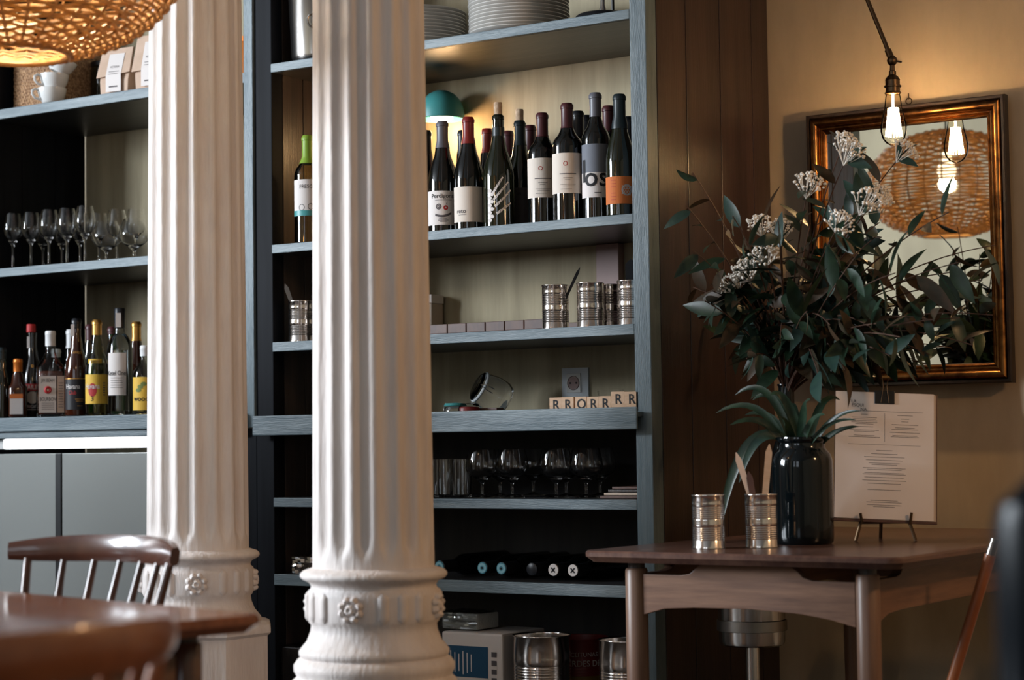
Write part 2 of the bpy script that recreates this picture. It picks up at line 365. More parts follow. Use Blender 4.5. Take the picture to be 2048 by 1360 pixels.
# ------------------------------------------------------------------ cast iron columns
def column(u, d, label, rot, low=False):
    K = .9; p = at_d(u, 893, d*K); ZB = -CAM.z*(1-K)/K; ZT = (ZC-CAM.z*(1-K))/K
    t = thing('column', label, 'column', (p.x, p.y, CAM.z*(1-K)), rot, 'fluted columns'); t.scale = (K, K, K)
    NF = 16; seg = NF*16; R0 = .1275
    zs = [.712, .72, .732, .745, .76, .78, .9, 1.1, 1.3, 1.5, 1.7, 1.9, 2.2, 2.6, 3.0, 3.1, ZT]
    vs = []; fs = []
    for i, z in enumerate(zs):
        R = R0-(z-.7)*.0078
        for k in range(seg):
            a = 2*PI*k/seg; ph = (k % 16)/16.0
            g = 0.0
            if .1 < ph < .9: g = math.sin((ph-.1)/.8*PI)**.8
            zend = .735+.02*abs(ph-.5)*2
            dep = .011*g*min(1, max(0, (z-zend)/.02))
            r = R-dep; vs.append((r*math.cos(a), r*math.sin(a), z))
    for i in range(len(zs)-1):
        for k in range(seg): k2 = (k+1) % seg; fs.append((i*seg+k, i*seg+k2, (i+1)*seg+k2, (i+1)*seg+k))
    obj('shaft', B().add(vs, fs), 'column_paint', t, ang=60)
    prof = [(.1275, .713), (.13, .712), (.148, .706), (.1535, .7), (.1535, .694), (.149, .689), (.136, .683), (.131, .676), (.131, .67), (.138, .664), (.139, .655), (.139, .608), (.136, .6), (.131, .594), (.133, .58), (.141, .56), (.152, .547), (.157, .54), (.157, .533), (.153, .528), (.16, .523), (.168, .512), (.168, .5), (.162, .49), (.163, .486), (.172, .478), (.176, .466), (.172, .455), (.165, .448)]
    if low: prof = prof[:19]
    obj('base', B().lathe(prof, 64), 'column_paint', t, ang=50)
    for k in range(4):
        a0 = k*PI/2
        for j in range(3):
            a = a0+PI/4+(j-1)*.3
            b = B(); n = 8; vs = []
            for q in range(n+1):
                z = .603+.062*q/n
                for s_ in range(7):
                    e = (s_-3)/3; wv = .012*(1-max(0, (abs(q/n-.5)*2-.75)/.25)**2*.8); bul = .0062*math.sqrt(max(0, 1-e*e))*(1-max(0, (abs(q/n-.5)*2-.7)/.3)**2)
                    rr = .1385+bul; aa = a+e*wv/.139; vs.append((rr*math.cos(aa), rr*math.sin(aa), z))
            fs = [(q*7+s_, q*7+s_+1, (q+1)*7+s_+1, (q+1)*7+s_) for q in range(n) for s_ in range(6)]
            obj('tongue', b.add(vs, fs), 'column_paint', t)
        # rosette: eight petals and a raised heart
        b = B(); vs = [(0, 0, .010)]; rings = ((.006, .014), (.010, .009), (.013, .006), (.021, .013), (.026, .010), (.029, 0))
        ns = 40
        for r, h in rings:
            for q in range(ns):
                pt = abs(math.sin(q/ns*2*PI*4))
                rr = r*(.8+.2*pt) if r > .02 else r; hh = h*(.55+.45*pt) if r > .012 else h
                vs.append((rr*math.cos(2*PI*q/ns), rr*math.sin(2*PI*q/ns), hh))
        fs = [(0, 1+q, 1+(q+1) % ns) for q in range(ns)]
        for i in range(len(rings)-1):
            for q in range(ns): fs.append((1+i*ns+q, 1+(i+1)*ns+q, 1+(i+1)*ns+(q+1) % ns, 1+i*ns+(q+1) % ns))
        b.add(vs, fs); mm = Matrix.Rotation(a0, 4, 'Z') @ Matrix.Translation((.1375, 0, .633)) @ Matrix.Rotation(PI/2, 4, 'Y'); b.xf(mm)
        obj('rosette', b, 'column_paint', t, ang=50)
    oc = B(); n = 8; prof = [(.175, .45), (.186, .447), (.19, .44), (.19, .43), (.183, .424), (.183, ZB+.001)]
    if low: prof = [(.12, .535), (.165, .532), (.177, .526), (.18, .516), (.18, .506), (.172, .498), (.172, ZB+.001)]
    vs = [(r/math.cos(PI/8)*math.cos(PI/8+2*PI*k/8), r/math.cos(PI/8)*math.sin(PI/8+2*PI*k/8), z) for r, z in prof for k in range(8)]
    fs = [(i*8+k, i*8+(k+1) % 8, (i+1)*8+(k+1) % 8, (i+1)*8+k) for i in range(len(prof)-1) for k in range(8)]+[tuple(range(8))]
    obj('plinth', oc.add(vs, fs), 'column_paint', t, ang=30)
    return t
ca = facing(-.13, -.86)
column(745, 4.2, 'white fluted iron column standing before the wine shelves', ca-PI/2-.35)
column(395, 5.04, 'white fluted iron column behind the spindle-back chair and glossy table', facing(-1.0, -.45)-PI/2-.03, True)

# ------------------------------------------------------------------ tables
def table(name, label, cx, cy, rz, wx, wy, top_m, leg_m, r=.03):
    """wx, wy: size of the top; floating top on corner posts with shaped aprons"""
    t = thing(name, label, 'table', (cx, cy, 0), rz, 'walnut tables')
    H = .74; pts = []
    for sx, sy, a0 in ((1, 1, 0), (-1, 1, PI/2), (-1, -1, PI), (1, -1, 3*PI/2)):
        for q in range(5):
            a = a0+q*PI/8; pts.append((sx*(wx/2-r)+r*math.cos(a), sy*(wy/2-r)+r*math.sin(a)))
    n = len(pts); vs = []
    for z, k in ((H, -.003), (H-.004, 0), (H-.012, 0), (H-.024, -.012)):
        for x, y in pts: vs.append((x*(1+2*k/wx), y*(1+2*k/wy), z))
    fs = [tuple(range(n)), tuple(range(4*n-1, 3*n-1, -1))]
    for i in range(3):
        for k in range(n): fs.append((i*n+k, i*n+(k+1) % n, (i+1)*n+(k+1) % n, (i+1)*n+k))
    obj('tabletop', B().add(vs, fs), top_m, t, ang=30)
    ix, iy = wx/2-.095, wy/2-.07
    for sx in (-1, 1):
        for sy in (-1, 1):
            l = obj('leg', B().lathe([(0, 0), (.016, 0), (.018, .004), (.0235, .45), (.0235, .698), (.021, .702), (0, .702)], 24), leg_m, t, (sx*ix, sy*iy, 0))
            obj('spacer', B().lathe([(0, .702), (.018, .702), (.018, .7165), (0, .7165)], 16), 'dark_wood', l)
    def apron(L, rot, loc):
        x = L/2-.022
        top = [(-x, .69), (-x+.09, .69), (-x+.112, .694), (-x+.125, .705), (-x+.14, .715), (x-.14, .715), (x-.125, .705), (x-.112, .692), (x-.09, .686), (x, .686)]
        bot = [(x, .598), (x-.05, .61), (x-.12, .62), (0, .626), (-x+.12, .624), (-x+.05, .62), (-x, .606)]
        obj('apron', B().prism(top+bot, -.011, .011), 'walnut', t, loc, (0, 0, rot), bevel=.0015)
    apron(2*ix, 0, (0, -iy, 0)); apron(2*ix, 0, (0, iy, 0)); apron(2*iy, PI/2, (ix, 0, 0)); apron(2*iy, PI/2, (-ix, 0, 0))
    return t
TX0, TX1, TY0, TY1 = .222, .935, -.615, .60
table('walnut_table', 'dark walnut side table under the mirror carrying vase and menu', (TX0+TX1)/2, (TY0+TY1)/2, 0, TX1-TX0, TY1-TY0, 'walnut_top', 'walnut_v')
rz = math.radians(-12); cx0, cy0 = .668, -2.118
ex = Vector((math.cos(rz), math.sin(rz), 0)); ey = Vector((-math.sin(rz), math.cos(rz), 0))
lc = Vector((cx0, cy0, 0)) - ex*.62 - ey*.36
table('dining_table', 'glossy red-brown dining table between two spindle-back chairs', lc.x, lc.y, rz, 1.24, .72, 'oak_red', 'chair_dark')

# ------------------------------------------------------------------ spindle-back chairs
def chair(label, x, y, rz, wood, zc):
    """sitter faces local -Y; back at +Y"""
    t = thing('spindle_chair', label, 'chair', (x, y, 0), rz, 'spindle-back chairs')
    pts = []
    for q in range(24):
        a = 2*PI*q/24; cx, sy = math.cos(a), math.sin(a)
        pts.append((.21*math.copysign(abs(cx)**.6, cx), -.19+.2*math.copysign(abs(sy)**.6, sy)))
    n = 24; vs = [(x_, y_, .44) for x_, y_ in pts]+[(x_, y_, .425) for x_, y_ in pts]+[(x_*.93, y_*.93-.013, .405) for x_, y_ in pts]
    fs = [tuple(range(n)), tuple(range(3*n-1, 2*n-1, -1))]+[(i*n+k, i*n+(k+1) % n, (i+1)*n+(k+1) % n, (i+1)*n+k) for i in range(2) for k in range(n)]
    obj('seat', B().add(vs, fs), wood, t, ang=35)
    for sx in (-1, 1):
        for sy, yo in ((-1, -.34), (1, -.04)):
            obj('leg', B().tube([(sx*.15, yo, .408), (sx*.175, yo-.012+sy*.02, .2), (sx*.195, yo+sy*.045, 0)], .014, 12, radii=[.013, .017, .011]), wood, t)
    obj('stretcher', B().tube([(-.178, -.2, .2), (.178, -.2, .2)], .009, 10), wood, t)
    for sx in (-1, 1): obj('stretcher', B().tube([(sx*.178, -.38, .2), (sx*.178, -.03, .2)], .009, 10), wood, t)
    W = .215; hh = .046; N = 20; vs = []; R_ = .42
    cy_ = lambda s: .045-.075*s*s
    for i in range(N+1):
        s_ = -1+2*i/N; xx = W*s_; yy = cy_(s_); h2 = hh/2*(1-.35*abs(s_)**4); th = .011*(1-.25*abs(s_)**4); nx = .15*s_/.215*.5
        tx = Vector((W, -.15*s_, 0)).normalized(); nn = Vector((-tx.y, tx.x, 0))
        c_ = Vector((xx, yy, zc+.006*(1-s_*s_)))
        for a, b_ in ((-1, -.55), (-.55, -1), (.55, -1), (1, -.55), (1, .55), (.55, 1), (-.55, 1), (-1, .55)):
            vs.append(c_+nn*(th*a)+Vector((0, 0, h2*b_)) + nn*(.10*h2*b_))
    fs = [(i*8+k, (i+1)*8+k, (i+1)*8+(k+1) % 8, i*8+(k+1) % 8) for i in range(N) for k in range(8)]+[tuple(range(8)), tuple(range(N*8+7, N*8-1, -1))]
    obj('crest_rail', B().add(vs, fs), wood, t, ang=50)
    for i in range(7):
        s_ = -.86+1.72*i/6; top = (W*s_, cy_(s_)-.001, zc-.006); bot = (.155*s_, -.07-.03*s_*s_, .438)
        r0 = .0085 if i in (0, 6) else .0068
        obj('spindle', B().tube([bot, ((top[0]+bot[0])/2, (top[1]+bot[1])/2, (top[2]+bot[2])/2), top], r0, 10, radii=[r0*.9, r0*1.15, r0*.85]), wood, t)
    return t
pc = on_y(222, 1102, -1.7)
chair('brown spindle-back chair on the far side of the dining table', pc.x, pc.y-.02, math.radians(-4), 'chair_dark', pc.z-.002)
pn = at_d(204, 1309, 1.76)
chair('orange-brown spindle-back chair at the near end of the dining table', pn.x-.03, pn.y-.06, math.radians(-90+2), 'chair_wood', pn.z)

# ------------------------------------------------------------------ mirror, lamp on the wall
mp0 = on_y(1618, 238, .635); mp1 = on_y(2036, 765, .635)
MX0, MX1, MZ0, MZ1 = mp0.x+.004, on_y(2024, 480, .635).x, mp1.z, mp0.z+.004
MW, MH = MX1-MX0, MZ1-MZ0
TILT = math.radians(0.35)
mr = thing('wall_mirror', 'rectangular mirror in a black and gilt frame on the plaster wall', 'mirror', ((MX0+MX1)/2, .632, MZ0), 0, rot=(TILT, 0, 0))
def frame_ring(prof, name, m, W, H, z0=0):
    """prof: (inset, depth toward viewer) polyline closed; four mitred rails"""
    cs = [(-W/2, 0), (W/2, 0), (W/2, H), (-W/2, H)]; dirs = [(1, 1), (-1, 1), (-1, -1), (1, -1)]
    n = len(prof)
    for i in range(4):
        j = (i+1) % 4; vs = []
        for q in (i, j):
            for ins, dep in prof: vs.append((cs[q][0]+dirs[q][0]*ins, -dep, cs[q][1]+dirs[q][1]*ins+z0))
        fs = [(k, (k+1) % n, n+(k+1) % n, n+k) for k in range(n)]+[tuple(range(n-1, -1, -1)), tuple(range(n, 2*n))]
        obj(name, B().add(vs, fs), m, mr, ang=35)
frame_ring([(0, -.004), (0, .02), (.003, .024), (.009, .024), (.011, .018), (.011, -.004)], 'frame_rail', 'black_frame', MW, MH)
g = [(.0111, -.003), (.0111, .016)]+[(.022-.011*math.cos(a), .016+.012*math.sin(a)) for a in [PI*k/8 for k in range(1, 8)]]+[(.033, .014), (.036, .016), (.04, .016), (.043, .010), (.046, .012), (.05, .010), (.052, .004), (.052, -.003)]
frame_ring(g, 'gilt_moulding', 'gilt', MW, MH)
obj('mirror_pane', B().box(-MW/2+.05, MW/2-.05, -.003, .0, .05, MH-.05), 'mirror_glass', mr)
hk = obj('hanging_ring', B().ring((.01, 0, MH+.012), .008, .0016, 'y', 20, 6), 'bronze', mr)
obj('hanging_pin', B().tube([(.01, 0, MH+.016), (.01, -.001, MH+.032)], .0016, 6), 'bronze', mr)

# hanging filament lamp
bp = on_y(1787, 240, .42); BX, BY = bp.x, bp.y
lt = thing('filament_lamp', 'bare glowing filament bulb on a jointed bronze arm', 'lamp', (BX, BY, 0))
def zat(v): return on_y(1787, v, .42).z
zb, zs0, zs1, zj = zat(292), zat(187), zat(140), zat(121)
hb = zs0-zb
prof = [(0, 0), (.01, .002), (.02, .008), (.0285, .02), (.0325, .037), (.032, .05), (.028, .07), (.0225, .092), (.0185, hb-.008), (.0165, hb)]
gb = obj('bulb_glass', B().lathe(prof+[(r-.0006, z+.0006) for r, z in reversed(prof)], 40), 'bulb_clear', lt, (0, 0, zb)) if False else None
bulb = obj('bulb', B().lathe(prof, 40), None, lt, (0, 0, zb))
fil = B()
for k in range(16):
    a = 2*PI*k/16; a2 = a+PI/10
    fil.tube([(.0195*math.cos(a), .0195*math.sin(a), .024), (.0115*math.cos(a2), .0115*math.sin(a2), .094)], .0019, 6)
fo = obj('filament', fil, 'bulb_glow', lt, (0, 0, zb))
obj('filament_stem', B().tube([(0, 0, .03), (0, 0, hb)], .003, 8), 'bulb_glow', lt, (0, 0, zb))
sp = [(.0195, 0), (.0205, .002), (.0195, .004), (.0175, .005), (.0175, .016), (.021, .017), (.021, .0205), (.0175, .0215), (.0175, .034), (.0185, .035), (.0175, .037), (.013, .044), (.009, .047), (.009, .056), (.007, .058), (0, .058)]
obj('socket', B().lathe(sp, 32), 'bronze', lt, (0, 0, zs0-.001))
obj('joint', B().lathe([(0, -.013), (.006, -.012), (.011, -.007), (.013, 0), (.011, .007), (.006, .012), (0, .013)], 24), 'bronze', lt, (0, 0, zj))
obj('neck', B().lathe([(.0065, zs0+.055), (.0055, zj-.008)], 16), 'bronze', lt)
obj('wing_screw', B().tube([(.01, 0, zj-.002), (.024, .002, zj-.006)], .0022, 8), 'bronze', lt)
a1 = on_y(1735, 0, .42)-Vector((BX, BY, 0)); a0 = Vector((0, 0, zj))
dirn = (a1-a0).normalized(); tt = (ZC-a0.z)/dirn.z
obj('arm', B().tube([a0+dirn*.008, a0+dirn*tt*.5, a0+dirn*(tt-.03)], .0055, 12), 'bronze', lt)
obj('arm_collar', B().tube([a0+dirn*.008, a0+dirn*.03], .0085, 12), 'bronze', lt)
obj('ceiling_rose', B().lathe([(0, -.035), (.01, -.034), (.045, -.01), (.05, 0), (0, 0)], 24), 'bronze', lt, a0+dirn*tt)
def glassy(name, tint, mixw, rough=0.0):
    m = bpy.data.materials.new(name); m.use_nodes = True; nt = m.node_tree; nt.nodes.clear()
    o = nt.nodes.new('ShaderNodeOutputMaterial'); mx = nt.nodes.new('ShaderNodeMixShader'); tr = nt.nodes.new('ShaderNodeBsdfTransparent'); gl = nt.nodes.new('ShaderNodeBsdfGlossy')
    tr.inputs[0].default_value = tint; gl.inputs['Roughness'].default_value = rough; gl.inputs[0].default_value = (1, 1, 1, 1)
    fr_ = nt.nodes.new('ShaderNodeLayerWeight'); fr_.inputs[0].default_value = mixw
    nt.links.new(fr_.outputs['Fresnel'], mx.inputs[0]); nt.links.new(tr.outputs[0], mx.inputs[1]); nt.links.new(gl.outputs[0], mx.inputs[2]); nt.links.new(mx.outputs[0], o.inputs[0])
    MATS[name] = m; return m
glassy('thin_glass', (.97, .98, .98, 1), .22); glassy('bulb_clear', (1, .95, .86, 1), .12)
glassy('thin_clear', (.93, .96, .95, 1), .3); glassy('thin_green', (.25, .62, .36, 1), .3); glassy('thin_pale', (.93, .92, .74, 1), .3); glassy('thin_brown', (.42, .2, .08, 1), .3); glassy('thin_wine', (.9, .8, .5, 1), .3); glassy('cling_film', (.9, .92, .92, 1), .45, .08)
bulb.data.materials.append(G('bulb_clear'))
def lamp_light(name, loc, power, col, r, parent):
    l = bpy.data.lights.new(name, 'POINT'); l.energy = power; l.color = col; l.shadow_soft_size = r
    o = bpy.data.objects.new(name, l); COL.objects.link(o); o.parent = parent; o.location = loc; return o
lamp_light('bulb_light', (0, 0, zb+.06), 13, (1, .64, .32), .012, lt)

# ------------------------------------------------------------------ woven pendant
def make_translucent(name, col, w_):
    nt = G(name).node_tree; p_ = nt.nodes['Principled BSDF']; o_ = nt.nodes['Material Output']; tr = nt.nodes.new('ShaderNodeBsdfTranslucent'); tr.inputs[0].default_value = col
    mx = nt.nodes.new('ShaderNodeMixShader'); mx.inputs[0].default_value = w_
    nt.links.new(p_.outputs[0], mx.inputs[1]); nt.links.new(tr.outputs[0], mx.inputs[2]); nt.links.new(mx.outputs[0], o_.inputs[0])
make_translucent('wicker', S(240, 200, 140), .3)
pp = at_d(30, 108, 3.7)
wp = thing('wicker_pendant', 'large woven wicker pendant lampshade glowing from inside', 'lamp', (pp.x, pp.y, pp.z))
prof = [(.098, 0), (.16, .018), (.215, .042), (.26, .075), (.292, .115), (.305, .165), (.3, .22), (.275, .275), (.225, .325), (.15, .365), (.06, .388)]
def pr(s):
    s = max(0, min(.9999, s))*(len(prof)-1); i = int(s); f_ = s-i; a, b_ = prof[i], prof[i+1]; return a[0]+(b_[0]-a[0])*f_, a[1]+(b_[1]-a[1])*f_
NR = 30
for k in range(NR):
    a = 2*PI*k/NR
    obj('rib', B().tube([(pr(i/24)[0]*math.cos(a), pr(i/24)[0]*math.sin(a), pr(i/24)[1]) for i in range(25)], .0032, 5), 'wicker', wp)
NS = 46
for j in range(NS):
    s_ = (j+.3)/NS; r_, z_ = pr(s_); r2_, z2_ = pr(s_+.02); nrm = Vector((z2_-z_, r_-r2_)).normalized()
    pts = []; seg = NR*4
    for i in range(seg+1):
        a = 2*PI*i/seg; wv = .0042*math.cos(NR*a/2+PI*j)
        rr = r_+nrm.x*wv+rnd.uniform(-.0006, .0006); zz = z_+nrm.y*wv+rnd.uniform(-.0008, .0008)
        pts.append((rr*math.cos(a), rr*math.sin(a), zz))
    obj('strand', B().tube(pts, .0036, 5, cap=False), 'wicker', wp)
obj('rim', B().ring((0, 0, 0), .098, .006, 'z', 60, 8), 'wicker', wp)
obj('socket', B().lathe([(0, .31), (.02, .31), (.02, .37), (.03, .388), (0, .392)], 20), 'bronze', wp)
obj('bulb', B().lathe([(0, .2), (.02, .205), (.034, .23), (.034, .25), (.02, .285), (.014, .31)], 24), 'lamp_inner', wp)
obj('cord', B().tube([(0, 0, .39), (0, 0, ZC-pp.z)], .004, 8), 'black_metal', wp)
lamp_light('pendant_light', (0, 0, .19), 17, (1, .78, .48), .03, wp)

# ------------------------------------------------------------------ bottles
def prof_bord(H, r, rn=.0145): return [(0, .006), (r*.7, .002), (r-.004, 0), (r, .004), (r, H*.63), (r*.97, H*.66), (r*.86, H*.695), (r*.62, H*.735), (rn*1.25, H*.775), (rn, H*.81), (rn, H-.014), (rn+.0015, H-.013), (rn+.0015, H-.005), (rn, H-.003), (rn-.003, H), (0, H)]
def prof_burg(H, r, rn=.0145): return [(0, .006), (r*.7, .002), (r-.004, 0), (r, .004), (r, H*.44), (r*.97, H*.49), (r*.88, H*.555), (r*.72, H*.625), (r*.54, H*.695), (rn*1.3, H*.76), (rn, H*.83), (rn, H-.014), (rn+.0015, H-.013), (rn+.0015, H-.005), (rn, H-.003), (rn-.003, H), (0, H)]
def rad_at(prof, z):
    for (r0, z0), (r1, z1) in zip(prof, prof[1:]):
        if z1 > z0 and z0 <= z <= z1: return r0+(r1-r0)*(z-z0)/(z1-z0)
    return prof[-1][0]
def capsule(t, prof, z0, H, m, name='capsule'):
    zs = [z0]+[z for r, z in prof if z0 < z < H]+[H]
    p = [(rad_at(prof, z)+.0008, z) for z in zs]; p[-1] = (p[-2][0]-.002, H+.0012); p.append((0, H+.0012)); p.insert(0, (p[0][0]-.001, z0))
    return obj(name, B().lathe(p, 28), m, t)
def label_patch(t, r, z0, z1, span, m, a0=0.0, name='label'):
    return obj(name, B().patch(r+.0006, a0-span/2, a0+span/2, z0, z1, 20), m, t, fix=False)
def lettering(t, s, size, r, z, m='black_ink', a0=0.0, sx=1.0, name='lettering', bold=.007):
    return obj(name, text_cyl(s, size, r+.0012, a0, z, sx, bold), m, t, smooth=False, fix=False)
def rowlines(t, r, rows, m='print', a0=0.0): return obj('small_print', bend(lines_b(rows), r+.0012, a0), m, t, smooth=False, fix=False)
def bottle(label, u, Y, zs, H, D, kind, glass, cap, capz, group, off=0.0):
    x = X_at(u, Y, zs+.1); t = thing('wine_bottle', label, 'bottle', (x, Y, zs+.0005), facing(x, Y, off), group)
    r = D/2; p = prof_bord(H, r) if kind == 'bord' else prof_burg(H, r)
    obj('body', B().lathe(p, 40), glass, t)
    if cap: capsule(t, p, capz, H, cap)
    return t, r
WG = 'red wine bottles in the front row'; WB = 'red wine bottles in the back row'
t, r = bottle('dark wine bottle with grey capsule, white label reading Perdigons', 886, .07, SW, .296, .08, 'burg', 'wine_glass', 'cap_grey', .225, WG)
label_patch(t, r, .018, .108, 2.7, 'white_label'); lettering(t, 'Perdigons', .016, r, .094, 'black_ink', -.05)
obj('wheel_mark', bend(B().ring((-.012, 0, .066), .0062, .0016, 'y', 24, 4), r+.0008), 'print', t, fix=False)
obj('wheel_mark', bend(B().ring((-.012, 0, .066), .0025, .0012, 'y', 16, 4), r+.0008), 'print', t, fix=False)
obj('fruit_mark', bend(B().ring((.007, 0, .063), .0042, .0022, 'y', 24, 4), r+.0008), 'red_print', t, fix=False)
obj('leaf_mark', bend(B().add([(.007, 0, .07), (.009, 0, .075), (.012, 0, .08), (.0105, 0, .074)], [(0, 1, 2, 3)]), r+.0014), 'print', t, fix=False, smooth=False)
b = B(); pts = [(-.022+.044*i/12, .048-.006*math.sin(PI*i/12)+.004*(i/12)) for i in range(13)]
b.add([(x_, 0, z_) for x_, z_ in pts]+[(x_, 0, z_-.006) for x_, z_ in pts], [(i, i+1, 14+i, 13+i) for i in range(12)]); obj('banner_mark', bend(b, r+.0014), 'print', t, fix=False, smooth=False)
rowlines(t, r, [(-.012, .01, .033, .0015), (-.014, .014, .0295, .0015), (-.009, .009, .026, .0015), (-.022, .024, .083, .0008)])
t, r = bottle('dark wine bottle with a bright red capsule and cream label', 938, .07, SW, .298, .08, 'burg', 'wine_glass', 'cap_red', .228, WG)
label_patch(t, r, .02, .112, 2.3, 'cream_label', -.15); lettering(t, 'reto', .016, r, .048, 'print', -.55); rowlines(t, r, [(-.03, -.008, .038, .001)])
t, r = bottle('corked green bottle painted with a white skeleton hand', 998, .07, SW, .296, .082, 'burg', 'wine_glass_green', None, 0, WG)
obj('neck_band', B().lathe([(.0158, .238), (.0158, .262)], 28), 'cap_darkgreen', t, fix=False)
obj('cork', B().lathe([(0, .29), (.0105, .29), (.011, .325), (.01, .328), (0, .328)], 20), 'cork', t)
bone = B()
for i, (x0, z0, ang, n) in enumerate([(-.013, .092, 1.0, 4), (-.011, .074, .86, 5), (-.007, .056, .78, 5), (-.002, .037, .62, 4)]):
    for k in range(n):
        c_ = (x0+math.cos(ang)*.0125*k, z0+math.sin(ang)*.0125*k); ln, wd = .0112, .0062-.0006*k
        q = [(-ln/2, -wd*.7), (-ln/4, -wd*.45), (ln/4, -wd*.45), (ln/2, -wd*.7), (ln/2, wd*.7), (ln/4, wd*.45), (-ln/4, wd*.45), (-ln/2, wd*.7)]
        bone.add([(c_[0]+a*math.cos(ang)-d*math.sin(ang), 0, c_[1]+a*math.sin(ang)+d*math.cos(ang)) for a, d in q], [tuple(range(8))])
for k in range(9):
    x0, z0 = -.026+.006*(k % 2), .018+.0095*k; bone.add([(x0-.006, 0, z0-.0045), (x0+.004, 0, z0-.005), (x0+.007, 0, z0), (x0+.003, 0, z0+.0045), (x0-.006, 0, z0+.004)], [(0, 1, 2, 3, 4)])
obj('hand_print', bend(bone, r+.001), 'white_label', t, fix=False, smooth=False)
t, r = bottle('corked green bottle with a dark label behind the skeleton-hand bottle', 1041, .165, SW, .29, .08, 'burg', 'wine_glass_green', 'cap_darkgreen', .225, WG)
obj('cork', B().lathe([(0, .286), (.0105, .286), (.011, .319), (.01, .322), (0, .322)], 20), 'cork', t)
label_patch(t, r, .015, .11, 2.2, 'dark_label'); lettering(t, 'ns', .014, r, .095, 'black_ink', -.1)
def twin(lab, u, Y, H):
    t, r = bottle(lab, u, Y, SW, H, .078, 'bord', 'wine_glass', 'cap_burgundy', H*.79, WG)
    label_patch(t, r, .07, .172, 2.75, 'cream_label', -.05)
    rowlines(t, r, [(-.022, .022, .118, .002), (-.012, .012, .108, .0012), (-.008, .006, .103, .001), (-.02, .02, .092, .0008), (-.014, .018, .088, .0008), (-.02, .01, .08, .0008)])
    obj('crest_mark', bend(B().ring((-.006, 0, .145), .005, .0008, 'y', 16, 4), r+.0008), 'red_print', t, fix=False)
twin('burgundy-capped wine bottle with tall cream label, shorter of the two twins', 1086, .105, .292)
twin('burgundy-capped wine bottle with tall cream label, taller of the two twins', 1136, .07, .302)
t, r = bottle('grey-capped wine bottle with grey and white label reading os', 1193, .085, SW, .322, .072, 'bord', 'wine_glass', 'cap_grey', .262, WG, -.25)
label_patch(t, r, .07, .19, 2.4, 'grey_label'); 
obj('label_base', B().patch(r+.0009, -1.2, 1.2, .055, .118, 20), 'white_label', t, fix=False)
lettering(t, 'os', .07, r+.0004, .105, 'black_ink', .22, bold=.01); lettering(t, 'l', .08, r+.0004, .119, 'black_ink', -.72, bold=.013)
rowlines(t, r+.0004, [(.004, .022, .066, .002)])
t, r = bottle('dark-green-capped slim wine bottle with bright orange label', 1241, .06, SW, .306, .074, 'burg', 'wine_glass_green', 'cap_darkgreen', .22, WG)
label_patch(t, r, .03, .098, 2.5, 'orange_label', -.1)
rowlines(t, r, [(-.026, -.012, z_, .001) for z_ in (.088, .08, .072, .056, .048, .04)], 'red_print')
tb = B(); tb.ring((.016, 0, .064), .0125, .0018, 'y', 24, 4)
for k in range(6):
    a = k*PI/3; tb.ring((.016+.0065*math.cos(a), 0, .064+.0065*math.sin(a)), .0034, .0009, 'y', 10, 4)
for a in (.6, 2.4, 3.8, 5.4): tb.add([(.016+.011*math.cos(a-.25), 0, .064+.011*math.sin(a-.25)), (.016+.0175*math.cos(a), 0, .064+.0175*math.sin(a)), (.016+.011*math.cos(a+.25), 0, .064+.011*math.sin(a+.25))], [(0, 1, 2)])
obj('tortoise_mark', bend(tb, r+.0008), 'white_label', t, fix=False)
for lab, u, Y, H, k, cap in (
    ('dark wine bottle half hidden behind the white column edge', 853, .19, .3, 'burg', 'cap_black'),
    ('back-row bottle with a blackish capsule between grey- and red-capped bottles', 928, .2, .29, 'burg', 'cap_black'),
    ('back-row bottle with red capsule left of the corked skeleton bottle', 976, .27, .3, 'burg', 'cap_red'),
    ('back-row bottle with burgundy capsule between the two corked bottles', 1018, .36, .304, 'burg', 'cap_burgundy'),
    ('back-row bottle with burgundy capsule beside the shorter cream-label twin', 1062, .27, .295, 'burg', 'cap_burgundy'),
    ('back-row black-capped bottle right behind the taller cream-label twin', 1158, .18, .3, 'bord', 'cap_black'),
    ('back-row black-capped bottle left behind the os-label bottle', 1174, .28, .306, 'bord', 'cap_black'),
    ('back-row burgundy-capped bottle between os-label and orange-label bottles', 1219, .18, .304, 'bord', 'cap_burgundy'),
    ('back-row dark bottle squeezed beside the shelf upright', 1258, .31, .295, 'bord', 'cap_black')):
    bottle(lab, u, Y, SW, H, .072, k, 'wine_glass', cap, H*.78, WB)
# white wine by the column
x = X_at(616, .055, SW+.1); t = thing('wine_bottle', 'white wine bottle with green capsule behind the column', 'bottle', (x, .055, SW+.0005), facing(x, .055))
p = prof_bord(.3, .038); obj('body', B().lathe(p, 40), 'thin_wine', t)
capsule(t, p, .222, .3, 'cap_green'); label_patch(t, .038, .075, .175, 2.6, 'white_label'); label_patch(t, .0384, .075, .09, 2.6, 'teal', name='label_band')
obj('bicycle_mark', bend(B().ring((-.018, 0, .098), .008, .0007, 'y', 20, 4).ring((.008, 0, .1), .008, .0007, 'y', 20, 4), .0388), 'black_ink', t, fix=False)
lettering(t, 'FRESCO', .014, .038, .155, 'print')

